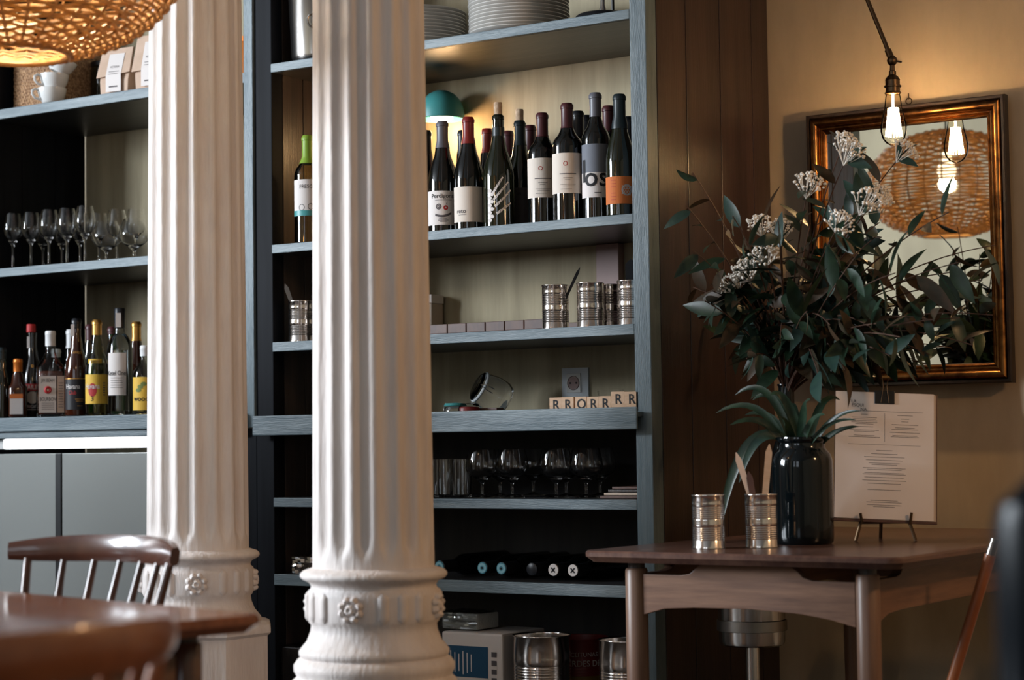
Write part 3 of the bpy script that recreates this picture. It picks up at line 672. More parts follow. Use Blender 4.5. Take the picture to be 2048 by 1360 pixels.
# ------------------------------------------------------------------ teal lamp on the wine shelf
x = X_at(884, .33, 1.8); z0 = on_y(884, 238, .33).z
t = thing('mushroom_lamp', 'teal domed table lamp glowing behind the wine bottles', 'lamp', (x, .33, SW+.0005)); zz = z0-SW
R_ = .064
dome = [(R_, 0), (R_*.99, .018), (R_*.93, .037), (R_*.8, .054), (R_*.58, .069), (R_*.3, .078), (0, .081)]
obj('shade', B().lathe(dome+[(r_-.002 if r_ > .003 else 0, z_-.002) for r_, z_ in reversed(dome)], 40, True), 'teal', t, (0, 0, zz))
obj('bulb', B().lathe([(0, .0), (.02, .002), (.032, .012), (.032, .03), (.02, .045), (0, .05)], 24), 'lamp_inner', t, (0, 0, zz-.012))
obj('stem', B().lathe([(.006, .012), (.006, zz-.012)], 12), 'black_metal', t)
obj('base', B().lathe([(0, 0), (.05, 0), (.052, .004), (.048, .01), (.01, .014), (0, .014)], 32), 'teal', t)
lamp_light('mushroom_light', (0, 0, zz-.03), 4, (1, .6, .28), .03, t)

# ------------------------------------------------------------------ plates
def plate_mesh(R_):
    p = [(0, .002), (R_*.5, .002), (R_*.56, 0), (R_*.6, 0), (R_*.62, .003), (R_*.9, .012), (R_*.98, .0165), (R_, .0185), (R_*.995, .0205), (R_*.97, .0203), (R_*.88, .0155), (R_*.62, .0065), (0, .005)]
    return B().lathe(p, 48).mesh('plate')
pm = plate_mesh(.134); pm.materials.append(G('plate'))
ORD = ['bottom', 'second', 'third', 'fourth', 'fifth', 'sixth', 'seventh', 'eighth', 'ninth', 'tenth', 'eleventh', 'twelfth', 'thirteenth']
for nm, u, Y in (('beside the black stand base', 1038, .17), ('partly behind the white column', 836, .2)):
    x = X_at(u, Y, ST+.04)
    for k in range(12):
        o = obj('plate', pm, None, None, (x+rnd.uniform(-.0012, .0012), Y+rnd.uniform(-.0012, .0012), ST+.0005+.0094*k), (0, 0, k))
        tag(o, '%s white plate from below in the stack %s' % (ORD[k], nm), 'plate', 'stacked white plates')
x = X_at(1206, .16, ST+.02)
t = thing('stand_base', 'black round flared stand base with steel stem on top shelf', 'stand', (x, .16, ST+.0005))
obj('foot', B().lathe([(0, 0), (.078, 0), (.08, .004), (.077, .016), (.07, .03), (.064, .034), (.02, .037), (0, .037)], 40), 'black_metal', t)
obj('stem', B().lathe([(.012, .037), (.009, .05), (.006, .06), (.006, .24)], 16), 'steel', t)
obj('stem', B().lathe([(.004, .037), (.004, .22)], 10), 'black_metal', t, (.03, 0, 0))
# ice bucket behind the column
x = -1.06
t = thing('ice_bucket', 'polished steel ice bucket with ring handle between upright and column', 'bucket', (x, .1, ST+.0005), facing(x, .1))
bk = [(0, .004), (.05, .002), (.066, .0), (.074, .006), (.078, .02), (.086, .2), (.089, .204), (.086, .206), (.083, .2), (.075, .02), (.06, .008), (0, .008)]
obj('body', B().lathe(bk, 48), 'steel', t)
obj('ring_handle', B().ring((-.012, -.098, .105), .02, .0028, 'y', 28, 8), 'dull_steel', t, rot=(0, 0, 0))
obj('handle_lug', B().box(-.02, -.004, -.1, -.08, .122, .13), 'dull_steel', t, bevel=.002)

# ------------------------------------------------------------------ tins
def tin_mesh(D, H, n=7, dp=1.0):
    r = D/2; p = [(0, .002), (r-.003, .002), (r-.002, 0), (r, 0), (r, .003), (r-.001, .005)]
    def ribs(z0, z1):
        for k in range(n):
            z = z0+(z1-z0)*k/n; h = (z1-z0)/n; p.extend([(r-.001, z), (r-.002*dp, z+h*.35), (r-.0005, z+h*.7)])
    ribs(H*.14, H*.42); p.append((r-.001, H*.46)); p.append((r-.001, H*.52)); ribs(H*.54, H*.8)
    p += [(r-.001, H*.84), (r-.001, H-.004), (r, H-.003), (r+.0006, H-.0012), (r, H), (r-.0012, H-.0012), (r-.0015, H-.004), (r-.002, .006), (0, .006)]
    return B().lathe(p, 48).mesh('tin', ang=60)
T1 = tin_mesh(.07, .112); T1.materials.append(G('tin'))
def tin(lab, x, y, z): return tag(obj('tin_can', T1, None, None, (x, y, z+.0005), (0, 0, rnd.uniform(0, 6))), lab, 'tin', 'small ribbed tins')
def stick(name, lab, cat, m, base, top, w0, w1, th=.0025, group=None):
    """flat handle or blade from base to top (world), rounded at the top"""
    base = Vector(base); top = Vector(top); d = top-base; L = d.length
    n = 12; out = []
    for i in range(n+1):
        s_ = i/n; w_ = w0+(w1-w0)*s_
        if s_ > .9: w_ *= math.sqrt(max(0.02, 1-((s_-.9)/.1)**2))
        out.append((w_/2, s_*L))
    poly = out+[(-a, b_) for a, b_ in reversed(out)]
    b = B().prism(poly, -th/2, th/2)
    o = obj(name, b, m, None, smooth=True, ang=50)
    zax = d.normalized(); view = (CAM-base); view = (view-zax*view.dot(zax)).normalized(); xax = (-view).cross(zax).normalized()
    mm = Matrix((xax, -view, zax)).transposed().to_4x4(); mm.translation = base; o.matrix_world = mm
    return tag(o, lab, cat, group)
zt = .7405
p1 = on_z(1402, 1098, zt); p2 = on_z(1509, 1096, zt)
tin('empty ribbed tin on the walnut table left of the knife tin', p1.x, p1.y+.035, zt)
tin('ribbed tin holding wooden knives in front of the dark jar', p2.x, p2.y+.035, zt)
q = Vector((p2.x, p2.y+.035, zt))
hy = on_y(1472, 905, q.y-.005); stick('wooden_knife', 'brown wooden handle leaning left in the table tin', 'knife', 'kraft', q+Vector((.012, -.004, .008)), hy, .01, .0135, .004)
hy = on_y(1539, 888, q.y+.005); stick('wooden_knife', 'pale wooden handle leaning right in the table tin', 'knife', 'tile_wood', q+Vector((-.004, .004, .008)), hy, .012, .0145, .004)
hy = on_y(1497, 943, q.y); stick('wooden_knife', 'short dark brown handle between two handles in table tin', 'knife', 'tray_wood', q+Vector((.004, -.012, .008)), hy, .011, .014, .004)
# tins on the shelf
def shelf_tin(lab, u, Y): 
    x = X_at(u, Y, SC+.05); tin(lab, x, Y, SC); return Vector((x, Y, SC))
q = shelf_tin('ribbed tin with a thin dark spoon at the middle of the shelf', 1111, .07)
stick('spoon', 'thin dark spoon handle rising from the middle shelf tin', 'spoon', 'black_metal', q+Vector((-.01, .0, .008)), on_y(1160, 535, .07), .005, .008, .002)
q = shelf_tin('ribbed tin directly left of the dark shadowed tin', 1181, .07)
shelf_tin('ribbed tin in shadow behind two other shelf tins', 1217, .15)
q = shelf_tin('ribbed tin holding a black spatula beside the shelf upright', 1262, .08)
stick('spatula', 'black spatula standing in the tin beside the upright', 'spatula', 'cap_black', q+Vector((-.006, 0, .008)), on_y(1262, 518, .08), .012, .03, .003)
q = shelf_tin('ribbed tin holding a small spoon beside the dark inner panel', 602, .045)
shelf_tin('ribbed tin almost hidden by the column', 655, .045)
stick('spoon', 'small steel spoon in the tin beside the dark inner panel', 'spoon', 'dull_steel', q+Vector((.012, 0, .008)), on_y(570, 568, .045), .006, .013, .002)
# tray of wood slices and a white box
x0 = X_at(840, .1, SC); x1 = X_at(1088, .14, SC)
t = thing('wooden_tray', 'long low dark wooden tray on the tin shelf', 'tray', (x0, .14, SC+.0005))
L = x1-x0; obj('tray_base', B().box(0, L, 0, .2, 0, .008), 'tray_wood', t, bevel=.002)
nb = 6
for k in range(nb): obj('tray_block', B().box(L*k/nb+.001, L*(k+1)/nb-.001, 0, .016, .0082, .034), 'tray_wood', t, bevel=.002)
obj('tray_rim', B().box(0, L, .184, .2, .0082, .034), 'tray_wood', t, bevel=.002)
x = X_at(862, .25, SC+.1); t = thing('paper_box', 'pale cardboard box at the column edge of the tin shelf', 'box', (x-.115, .36, SC+.0005))
obj('carton', B().box(-.05, .05, -.02, .035, 0, .11), 'paper_edge', t, bevel=.002); obj('lid', B().box(-.052, .052, -.022, .037, .1105, .135), 'paper', t, bevel=.002)

# ------------------------------------------------------------------ counter shelf: jars, socket, letter blocks
zc = SN-.016+.0005
x = X_at(982, .27, 1.1); jr = thing('clip_jar', 'glass clip jar tipped open with pale rubber seal', 'jar', (x+.012, .27, zc+.058), 0, rot=(math.radians(62), 0, math.radians(-38)))
obj('bowl', B().lathe([(.04, .045), (.045, .035), (.05, .01), (.048, -.02), (.04, -.036), (0, -.04), (0, -.037), (.037, -.033), (.046, -.019), (.048, .01), (.043, .035), (.038, .045)], 36, True), 'glass', jr)
obj('seal', B().ring((0, 0, .046), .041, .0045, 'z', 36, 8), 'rubber_white', jr)
obj('lid', B().lathe([(0, .062), (.03, .06), (.041, .054), (.042, .051), (.03, .053), (0, .055)], 36), 'glass', jr)
obj('wire_clip', B().tube([(.047, -.006, .02), (.052, -.006, .045), (.046, 0, .06), (.052, .006, .045), (.047, .006, .02)], .0013, 6), 'steel', jr)
x = X_at(902, .1, 1.06); t = thing('small_clip_jar', 'small low glass jar with wire clip and blue lid', 'jar', (x, .12, zc))
obj('bowl', B().lathe([(0, 0), (.026, 0), (.03, .004), (.03, .02), (.026, .026), (.024, .026), (.027, .019), (.027, .005), (0, .004)], 32), 'glass', t)
obj('lid', B().lathe([(0, .028), (.029, .0275), (.03, .03), (.027, .035), (0, .037)], 32), 'teal', t)
obj('wire_clip', B().tube([(-.031, 0, .008), (-.037, -.003, .022), (-.03, -.003, .036), (-.04, .003, .03), (-.031, .004, .008)], .0012, 6), 'steel', t)
x = X_at(938, .13, 1.06); t = thing('jam_jar', 'small low jar of red preserve with glass lid', 'jar', (x, .13, zc))
obj('bowl', B().lathe([(0, 0), (.025, 0), (.029, .004), (.029, .02), (.026, .025), (0, .025)], 32), 'red_tin', t)
obj('lid', B().lathe([(0, .0255), (.027, .0258), (.028, .029), (.024, .034), (0, .036)], 32), 'thin_clear', t)
x = X_at(976, .16, 1.06); t = thing('dark_case', 'flat dark red case under the tipped clip jar', 'case', (x-.05, .15, zc))
obj('case_bottom', B().box(0, .085, 0, .03, 0, .012), 'tray_wood', t, bevel=.002); obj('case_lid', B().box(-.001, .086, -.001, .031, .0125, .022), 'tray_wood', t, bevel=.002)
sx = X_at(1145, BK-.02, 1.09); sz = on_y(1145, 766, BK-.02).z
t = thing('wall_socket', 'white double-hinged power socket on the shelf back panel', 'socket', (sx, BK, sz))
t['label'] = 'white power socket fixed on the shelf back panel'
n = 10; vs = []
for i in range(n+1):
    a = -1+2*i/n; xx = .042*a; yy = -.012+.006*a*a
    vs += [(xx, yy, -.041), (xx, yy, .041), (xx, .0, .041), (xx, 0, -.041)]
fs = [(i*4+k, i*4+4+k, i*4+4+(k+1) % 4, i*4+(k+1) % 4) for i in range(n) for k in range(4)]+[(0, 1, 2, 3), (n*4+3, n*4+2, n*4+1, n*4)]
obj('face_plate', B().add(vs, fs), 'socket_white', t, ang=30)
obj('insert', B().box(-.022, .022, -.0145, -.011, -.026, .026), 'plastic', t, bevel=.001)
w_ = B().lathe([(.0195, 0), (.0185, .002), (.017, -.002), (.017, .0), (0, .0)], 32); w_.xf(Matrix.Translation((0, -.0148, 0)) @ Matrix.Rotation(PI/2, 4, 'X'))
obj('well', w_, 'pink_plastic', t)
for s_ in (-.0095, .0095):
    h = B().lathe([(0, 0), (.0025, 0), (.0025, .001), (0, .001)], 12); h.xf(Matrix.Translation((s_, -.0152, 0)) @ Matrix.Rotation(PI/2, 4, 'X')); obj('pin_hole', h, 'black_ink', t)
for k, (u, Y, lab) in enumerate(((1222, .25, 'stacked square glass dish, front of the two stacks'), (1262, .3, 'stacked square glass dish, stack beside the upright'))):
    for j in range(3):
        x = X_at(u, Y, 1.09); hx = .034 if k == 0 else .028
        b = B(); o_ = [(-hx, -hx), (hx, -hx), (hx, hx), (-hx, hx)]
        for (sc, z) in ((.92, 0), (1, .0205), (.93, .0205), (.86, .004)): b.v += [(a*sc, c_*sc, z) for a, c_ in o_]
        b.f += [(i*4+q, i*4+(q+1) % 4, i*4+4+(q+1) % 4, i*4+4+q) for i in range(3) for q in range(4)]+[(3, 2, 1, 0), (12, 13, 14, 15)]
        tag(obj('glass_dish', b, 'glass', None, (x, Y, zc+.021*j), (0, 0, .5), smooth=False), ('bottom', 'middle', 'top')[j]+' '+lab.replace('stacked ', 'ribbed '), 'dish', 'stacked square glass dishes')
us = [1111, 1135, 1162, 1186, 1210, 1236, 1263]; wd = [24, 25, 23, 23, 24, 26, 27]; tp = [795, 794, 793, 793, 792, 783, 783]
LET = ['R', 'R', 'O', 'R', 'R', 'R', 'R']; POS = ['first', 'second', 'third', 'fourth', 'fifth', 'sixth', 'last']
for k in range(7):
    Y = .0; x = X_at(us[k], Y, zc); hh = on_y(us[k], tp[k], Y).z-zc; hw = wd[k]/2/795/.83*.98
    t = thing('letter_block', '%s letter block from the column on the counter shelf' % POS[k], 'block', (x, Y, zc), 0, 'wooden letter blocks')
    obj('cube', B().box(-hw, hw, 0, 2*hw, 0, hh), 'tile_wood', t, bevel=.0012)
    obj('letter', text_flat(LET[k], .034, .002, -.0006, hh-.0195, 1.0, .016), 'black_ink', t, smooth=False, fix=False)

# ------------------------------------------------------------------ glasses
def glass_profile(H, Rb, Rrim, stem, foot, hb):
    """outer then inner; hb: height of bowl bottom"""
    o_ = [(0, 0), (foot, 0), (foot, .0015), (foot*.5, .004), (.0045, .009), (.0036, .02), (.0036, hb-.01), (.006, hb-.003)]
    n = 10; bow = []
    for i in range(1, n+1):
        s_ = i/n
        if s_ < .45: r_ = Rb*math.sin(s_/.45*PI/2)**.75
        else: r_ = Rb+(Rrim-Rb)*((s_-.45)/.55)**1.4
        bow.append((max(r_, .007), hb+(H-hb)*s_))
    inn = [(max(r_-.0011, 0), z_+(.0012 if z_ < H-.001 else 0)) for r_, z_ in reversed(bow)]+[(0, hb+.006)]
    return o_+bow+inn
wg_m = B().lathe(glass_profile(.172, .032, .023, 0, .031, .078), 36).mesh('wine_glass', ang=60); wg_m.materials.append(G('glass'))
sn_m = B().lathe(glass_profile(.118, .046, .03, 0, .033, .03), 36).mesh('snifter', ang=60); sn_m.materials.append(G('glass'))
sp_m = B().lathe(glass_profile(.125, .044, .034, 0, .032, .042), 36).mesh('snifter', ang=60); sp_m.materials.append(G('glass'))
hi_m = B().lathe([(0, 0), (.026, 0), (.028, .003), (.03, .1), (.0288, .1), (.0268, .008), (0, .007)], 28).mesh('tumbler', ang=50); hi_m.materials.append(G('glass'))
def put_glass(name, me, lab, u, Y, zs, grp, cat='glass'):
    x = X_at(u, Y, zs+.06); tag(obj(name, me, None, None, (x, Y, zs+.0005)), lab, cat, grp)
fr_lab = ['first', 'second', 'third', 'fourth', 'fifth', 'sixth']
for k, u in enumerate((26, 62, 98, 134, 170)):
    put_glass('wine_glass', wg_m, '%s tall wine glass of the front row from the dark panel' % fr_lab[k], u, .05+.012*(k % 2), SW, 'tall wine glasses')
for k, u in enumerate((86, 124, 160, 198, 234, 272)):
    put_glass('wine_glass', wg_m, '%s tall wine glass of the back row from the dark panel' % (fr_lab+['seventh'])[k], u, .18+.03*(k % 2), SW, 'tall wine glasses')
put_glass('brandy_glass', sn_m, 'round brandy glass among the tall wine glasses, near middle shelf', 213, .045, SW, 'brandy glasses on the upper shelf')
put_glass('brandy_glass', sn_m, 'round brandy glass beside the column on the wine glass shelf', 268, .06, SW, 'brandy glasses on the upper shelf')
for k, (u, Y) in enumerate(((884, .1), (902, .18), (921, .1), (858, .15))):
    put_glass('tumbler', hi_m, 'straight tall tumbler on the lower glass shelf, %s' % ('front beside the column', 'behind the front tumblers', 'front beside the brandy glasses', 'half hidden by the column')[k], u, Y, SG, 'tumblers')
for k, (u, Y) in enumerate(((964, .09), (1024, .08), (1112, .09), (1172, .11))):
    put_glass('brandy_glass', sp_m, '%s brandy glass of the front row on the lower shelf' % fr_lab[k], u, Y, SG, 'brandy glasses on the lower shelf')
for k, (u, Y) in enumerate(((1000, .2), (1066, .29), (1132, .2), (1200, .26))):
    put_glass('brandy_glass', sp_m, '%s brandy glass of the back row on the lower shelf' % fr_lab[k], u, Y, SG, 'brandy glasses on the lower shelf')
for k in range(4):
    x1_ = -.012; lab = ['bottom', 'second', 'third', 'top'][k]+' thin menu folder in the pile beside the shelf upright'
    w__ = .13-.012*k
    t = tag(obj('menu_folder', B().box(-w__, 0, 0, .2, 0, .006), ('tray_wood', 'paper_edge', 'dark_wood', 'tray_wood')[k], None, (x1_, .06, SG+.001+.0075*k), (0, -.0 if k < 2 else .0, 0), bevel=.001), lab, 'folder', 'menu folders')

# ------------------------------------------------------------------ lying bottles, parcels, big tins
for k, (u, v, Y, m, lab) in enumerate(((880, 1122, .0, 'teal', 'first lying bottle beside the column, blue cap end'), (966, 1126, 0, 'teal', 'lying bottle with blue cap end, middle of the three blue ones'), (1004, 1127, 0, 'teal', 'lying bottle with blue cap end nearest the black one'),
        (1064, 1124, 0, 'cap_black', 'lying bottle with plain black cap end in the row middle'), (1108, 1124, 0, 'white_label', 'lying bottle with white crossed cap, left of the two'), (1147, 1128, 0, 'white_label', 'lying bottle with white crossed cap, right of the two'))):
    Y = .05; x = X_at(u, Y, .66); z = SL+.0295
    t = thing('lying_bottle', lab, 'bottle', (x, Y, z), 0, 'lying wine bottles', rot=(-PI/2, 0, 0))
    p = prof_bord(.3, .0285); body = B().lathe([(r_, .3-z_) for r_, z_ in p], 32); obj('body', body, 'wine_glass', t)
    obj('cap', B().lathe([(0, -.003), (.0135, -.003), (.0162, -.0015), (.0162, .06), (.0155, .06)], 28), 'cap_black', t)
    if m in ('teal', 'white_label'):
        d_ = B().lathe([(0, -.0042), (.0145, -.0042), (.015, -.0034), (0, -.0034)], 28); obj('cap_disc', d_, 'cap_blue' if m == 'teal' else m, t)
        if m == 'teal':
            d_ = B().lathe([(.0125, -.0046), (.006, -.0046)], 28); obj('cap_ring', d_, 'cap_pale', t, fix=False)
            obj('cap_dot', B().lathe([(0, -.0048), (.003, -.0048)], 12), 'black_ink', t, fix=False)
        else:
            for a in (.8, 2.35):
                b = B().box(-.008, .008, -.0016, .0016, -.0052, -.0046); b.xf(Matrix.Rotation(a, 4, 'Z')); obj('cap_cross', b, 'black_ink', t, smooth=False)
def parcel(name, lab, u0, u1, Y0, z0, h, dep, m, cat, film=True, par_label=None):
    x0, x1 = X_at(u0, Y0, z0), X_at(u1, Y0, z0)
    t = thing(name, lab, cat, ((x0+x1)/2, Y0, z0+.0005)); w_ = (x1-x0)/2
    obj('pack', B().box(-w_, w_, 0, dep, 0, h), m, t, bevel=.006)
    if film:
        b = B(); n = 9
        for i in range(n+1):
            for j in range(n+1):
                b.v.append((-w_-.002+(2*w_+.004)*i/n, -.003-rnd.uniform(0, .005), .002+(h)*j/n))
        b.f += [(i*(n+1)+j, (i+1)*(n+1)+j, (i+1)*(n+1)+j+1, i*(n+1)+j+1) for i in range(n) for j in range(n)]
        obj('cling_film', b, 'cling_film', t, ang=15)
        b = B()
        for i in range(n+1):
            for j in range(n+1): b.v.append((-w_-.002+(2*w_+.004)*i/n, -.003+(dep*.9)*j/n, h+.002+rnd.uniform(0, .005)))
        b.f += [(i*(n+1)+j, (i+1)*(n+1)+j, (i+1)*(n+1)+j+1, i*(n+1)+j+1) for i in range(n) for j in range(n)]
        obj('cling_film', b, 'cling_film', t, ang=15)
    return t, w_
parcel('wrapped_pack', 'film-wrapped pack on the lowest visible shelf behind the column', 588, 640, .02, SL, .045, .1, 'kraft', 'pack')
t, w_ = parcel('carton_box', 'white carton with blue printed label beside the front column', 886, 1008, .06, .15+.0, .33, .2, 'paper', 'box', film=False)
BZ = .33
obj('blue_label', B().add([(-w_+.0, -.001, BZ-.115), (w_-.045, -.001, BZ-.115), (w_-.045, -.001, BZ-.035), (-w_, -.001, BZ-.035)], [(0, 1, 2, 3)]), 'blue_print', t, fix=False, smooth=False)
b = lines_b([(-w_+.03+.013*k-.0015, -w_+.03+.013*k+.0015, BZ-.108+.004*(k % 3), .06-.008*(k % 3)) for k in range(6)]); b.v = [(a, -.002, c_) for a, _, c_ in b.v]; obj('label_print', b, 'white_label', t, fix=False, smooth=False)
b = lines_b([(w_-.034, w_-.018, BZ-.06-.022*k, .013) for k in range(6)]); b.v = [(a, -.0015, c_) for a, _, c_ in b.v]; obj('symbol_print', b, 'print', t, fix=False, smooth=False)
b = lines_b([(-w_+.03+.032*k, -w_+.052+.032*k, BZ-.155, .028) for k in range(3)]); b.v = [(a, -.0015, c_) for a, _, c_ in b.v]; obj('picture_print', b, 'blue_print', t, fix=False, smooth=False)
zt_ = .15+BZ+.003
parcel('wrapped_pack', 'grey film-wrapped bundle lying on the white carton', 884, 955, .09, zt_, .042, .1, 'wrap', 'pack')
T2 = tin_mesh(.15, .36, 13, 1.3)
T2b = tin_mesh(.155, .34, 11)
def big(lab, u, Y, me, m, h, lidcol=None):
    x = X_at(u, Y, .4); t = thing('catering_tin', lab, 'tin', (x, Y, .1205), facing(x, Y), 'large catering tins'); obj('can', me, m, t); return t
T2.materials.append(G('tin')); T2b.materials.append(G('red_tin'))
big('large open ribbed steel tin beside the white carton', 1084, .1, T2, None, 0)
t = big('large red olive tin with white lettering', 1158, .27, T2b, None, 0)
lettering(t, 'ACEITUNAS', .016, .0775, .3, 'white_label', .12); lettering(t, 'VERDES DE', .022, .0775, .277, 'white_label', .12, .95)
label_patch(t, .0776, .02, .245, 2.8, 'olive_band'); lettering(t, 'Kri', .04, .078, .15, 'black_ink', .35)
big('large steel tin behind the walnut table leg', 1258, .1, T2, None, 0)
obj_w = B()
parcel('wrapped_pack', 'crumpled clear plastic bag low beside the front column', 565, 625, .02, .12, .3, .1, 'dark_wood', 'bag')

# ------------------------------------------------------------------ spirits on the bar counter
CZ_ = 1.0645
BG = 'spirit bottles on the bar counter'
def spirit(lab, u, Y, prof_, glass, cap=None, capz=None, off=0.0, square=0.0):
    x = X_at(u, Y, CZ_+.1); t = thing('spirit_bottle', lab, 'bottle', (x, Y, CZ_+.0005), facing(x, Y, off), BG)
    b = B().lathe(prof_, 40)
    if square:
        zsh = square[1]
        nv = []
        for x_, y_, z_ in b.v:
            a = math.atan2(y_, x_); r_ = math.hypot(x_, y_); f_ = max(0, min(1, (zsh-z_)/.02+1)) if z_ > zsh-.02 else 1
            e = square[0]; c_, s_ = math.cos(a), math.sin(a); sq = 1/((abs(c_)**e+abs(s_)**e)**(1/e))
            k_ = 1+(sq-1)*f_; nv.append((x_*k_, y_*k_, z_))
        b.v = nv
    obj('body', b, glass, t)
    if cap: capsule(t, prof_, capz, prof_[-1][1], cap)
    return t
def sp_prof(H, r, sh, nk, rn=.013): return [(0, .006), (r*.7, .002), (r-.004, 0), (r, .005), (r, H*sh), (r*.95, H*(sh+.035)), (r*.75, H*(sh+.08)), (rn*1.35, H*nk), (rn, H*(nk+.06)), (rn, H-.012), (rn+.001, H-.01), (rn, H-.001), (rn-.002, H), (0, H)]
# copper-capped squat bottle
p = sp_prof(.178, .028, .5, .72); t = spirit('squat bottle with copper cap left of the red-capped cream bottle', 36, .025, p, 'brown_glass', 'copper_cap', .14, 0, (4, .09))
obj('label', B().box(-.024, .014, -.0295, -.0285, .01, .07), 'white_label', t); obj('ribbon_label', B().box(-.024, .014, -.0298, -.0288, .058, .072), 'orange_label', t)
# cream liqueur
p = [(0, .006), (.03, 0), (.034, .005), (.035, .1), (.032, .135), (.024, .165), (.0165, .19), (.0145, .22), (.0145, .255), (.0155, .256), (.0155, .262), (.012, .264), (0, .264)]
t = spirit('dark cream liqueur bottle with tipped red cap and painted label', 65, .1, p, 'cream_bottle')
obj('cap', B().lathe([(0, .264), (.0135, .264), (.014, .268), (.0135, .287), (.012, .289), (0, .289)], 24), 'red_print', t, (-.004, 0, 0))
obj('tax_strip', B().box(-.0165, -.008, -.0175, -.0155, .215, .25), 'white_label', t)
label_patch(t, .035, .082, .104, 2.2, 'red_print'); lettering(t, 'BAILEYS', .02, .0354, .093, 'cream_label', .1, .8)
ov = B().add([(0, 0, .062)]+[(.019*math.cos(a), 0, .062+.019*math.sin(a)) for a in [2*PI*k/24 for k in range(24)]], [(0, 1+k, 1+(k+1) % 24) for k in range(24)])
obj('oval_picture', bend(ov, .036), 'cream_label', t, fix=False); lettering(t, 'ORIGINAL', .013, .035, .034, 'white_label', .05); rowlines(t, .035, [(-.018, .018, .024, .0015)], 'white_label')
lettering(t, 'B', .02, .0255, .155, 'gold', 0)
# bourbon
p = sp_prof(.258, .041, .56, .7, .0145)
t = spirit('square clear bourbon bottle with white cap and white label', 101, .03, p, 'thin_clear', 'white_cap', .213, .1, (5, .145))
obj('bourbon', B().box(-.034, .034, -.034, .034, .006, .138), 'bourbon', t, bevel=.008)
obj('label', B().box(-.038, .012, -.0425, -.0415, .012, .122), 'white_label', t); obj('back_label', B().box(.0415, .0425, -.034, .034, .012, .118), 'tray_wood', t)
obj('side_label', B().box(.016, .036, -.0425, -.0415, .012, .122), 'kraft', t)
obj('lettering', text_flat('JIM BEAM', .0155, -.012, -.0432, .108, .62), 'black_ink', t, smooth=False, fix=False); obj('lettering', text_flat('BOURBON', .0165, -.012, -.0432, .052, .6), 'black_ink', t, smooth=False, fix=False)
b = B().ring((-.012, -.0432, .08), .0075, .004, 'y', 20, 4); obj('seal_mark', b, 'red_print', t)
b = lines_b([(-.03, .006, .04-.006*k, .0012) for k in range(4)]+[(.019, .033, .1-.008*k, .0015) for k in range(10)]); b.v = [(a, -.0432, c_) for a, _, c_ in b.v]; obj('small_print', b, 'print', t, smooth=False, fix=False)
# dark rum
p = prof_burg(.292, .034, .0135); t = spirit('dark brown rum bottle with black cap and black label', 153, .05, p, 'brown_glass', 'cap_black', .262)
label_patch(t, .034, .02, .112, 2.5, 'black_label'); obj('label_edge', B().patch(.0348, -1.25, 1.25, .111, .1135, 20), 'gold', t, fix=False)
lettering(t, 'Havana', .02, .0346, .088, 'white_label', -.35, .8); lettering(t, 'Club', .016, .0346, .07, 'red_print', -.35, .8); lettering(t, 'AÑEJO', .009, .024, .19, 'gold', .1)
rowlines(t, .0342, [(-.004, .022, .05, .0015), (-.002, .02, .044, .0015), (.002, .018, .03, .0012)], 'gold')
obj('tax_strip', B().box(-.0165, -.006, -.0165, -.0145, .24, .275), 'white_label', t)
# light rum
p = prof_burg(.284, .035, .0135); t = spirit('clear rum bottle with gold cap and yellow label', 194, .05, p, 'thin_pale', 'gold', .24)
obj('rum', B().lathe([(0, .008), (.032, .008), (.032, .12), (.026, .155), (0, .155)], 28), 'pale_glass', t)
label_patch(t, .035, .035, .122, 2.3, 'yellow_label', -.1); lettering(t, 'Havana', .021, .0354, .086, 'white_label', -.45, .8)
dsc = B().add([(-.014, 0, .076)]+[(-.014+.014*math.cos(a), 0, .076+.02*math.sin(a)) for a in [2*PI*k/24 for k in range(24)]], [(0, 1+k, 1+(k+1) % 24) for k in range(24)]); obj('red_disc', bend(dsc, .0358), 'red_print', t, fix=False)
lettering(t, '3', .02, .0354, .05, 'black_ink', -.4); label_patch(t, .0282, .155, .168, 1.6, 'yellow_label', -.3, 'neck_label'); rowlines(t, .0356, [(.018, .026, .06+.007*k, .003) for k in range(6)], 'print')
# vodka
p = [(0, .006), (.03, .0), (.037, .004), (.038, .02), (.037, .03), (.037, .195), (.034, .215), (.025, .232), (.0165, .24), (.0155, .252), (.0155, .258), (.0155, .312), (.013, .314), (0, .314)]
t = spirit('tall clear vodka bottle with black and silver cap', 240, .045, p, 'thin_clear', 'cap_black', .256)
obj('vodka', B().lathe([(0, .012), (.0345, .012), (.0345, .19), (0, .19)], 28), 'glass', t)
label_patch(t, .037, .058, .182, 1.6, 'white_label', -.3); lettering(t, 'Ketel One', .019, .0374, .122, 'black_ink', -.32, .75); rowlines(t, .0374, [(-.03, .008, .108-.007*k, .001) for k in range(5)]); obj('seal', B().box(-.012, .003, -.0172, -.0152, .258, .3), 'white_label', t)
# yellow gin
p = sp_prof(.2, .036, .6, .74); t = spirit('yellow lemon-printed bottle beside the column', 290, .045, p, 'thin_clear', 'white_cap', .17)
obj('spirit', B().lathe([(0, .008), (.033, .008), (.033, .11), (0, .11)], 28), 'white_wine', t)
label_patch(t, .036, .012, .108, 2.5, 'yellow_label'); lettering(t, 'wood', .021, .0364, .045, 'black_ink', -.35)
b = B()
for c_ in ((-.014, .08), (-.004, .088), (-.02, .07)): b.add([(c_[0], 0, c_[1])]+[(c_[0]+.009*math.cos(a), 0, c_[1]+.006*math.sin(a)) for a in [2*PI*k/16 for k in range(16)]], [(0, 1+k, 1+(k+1) % 16) for k in range(16)])
obj('leaf_print', bend(b, .037), 'bud_green', t, fix=False)
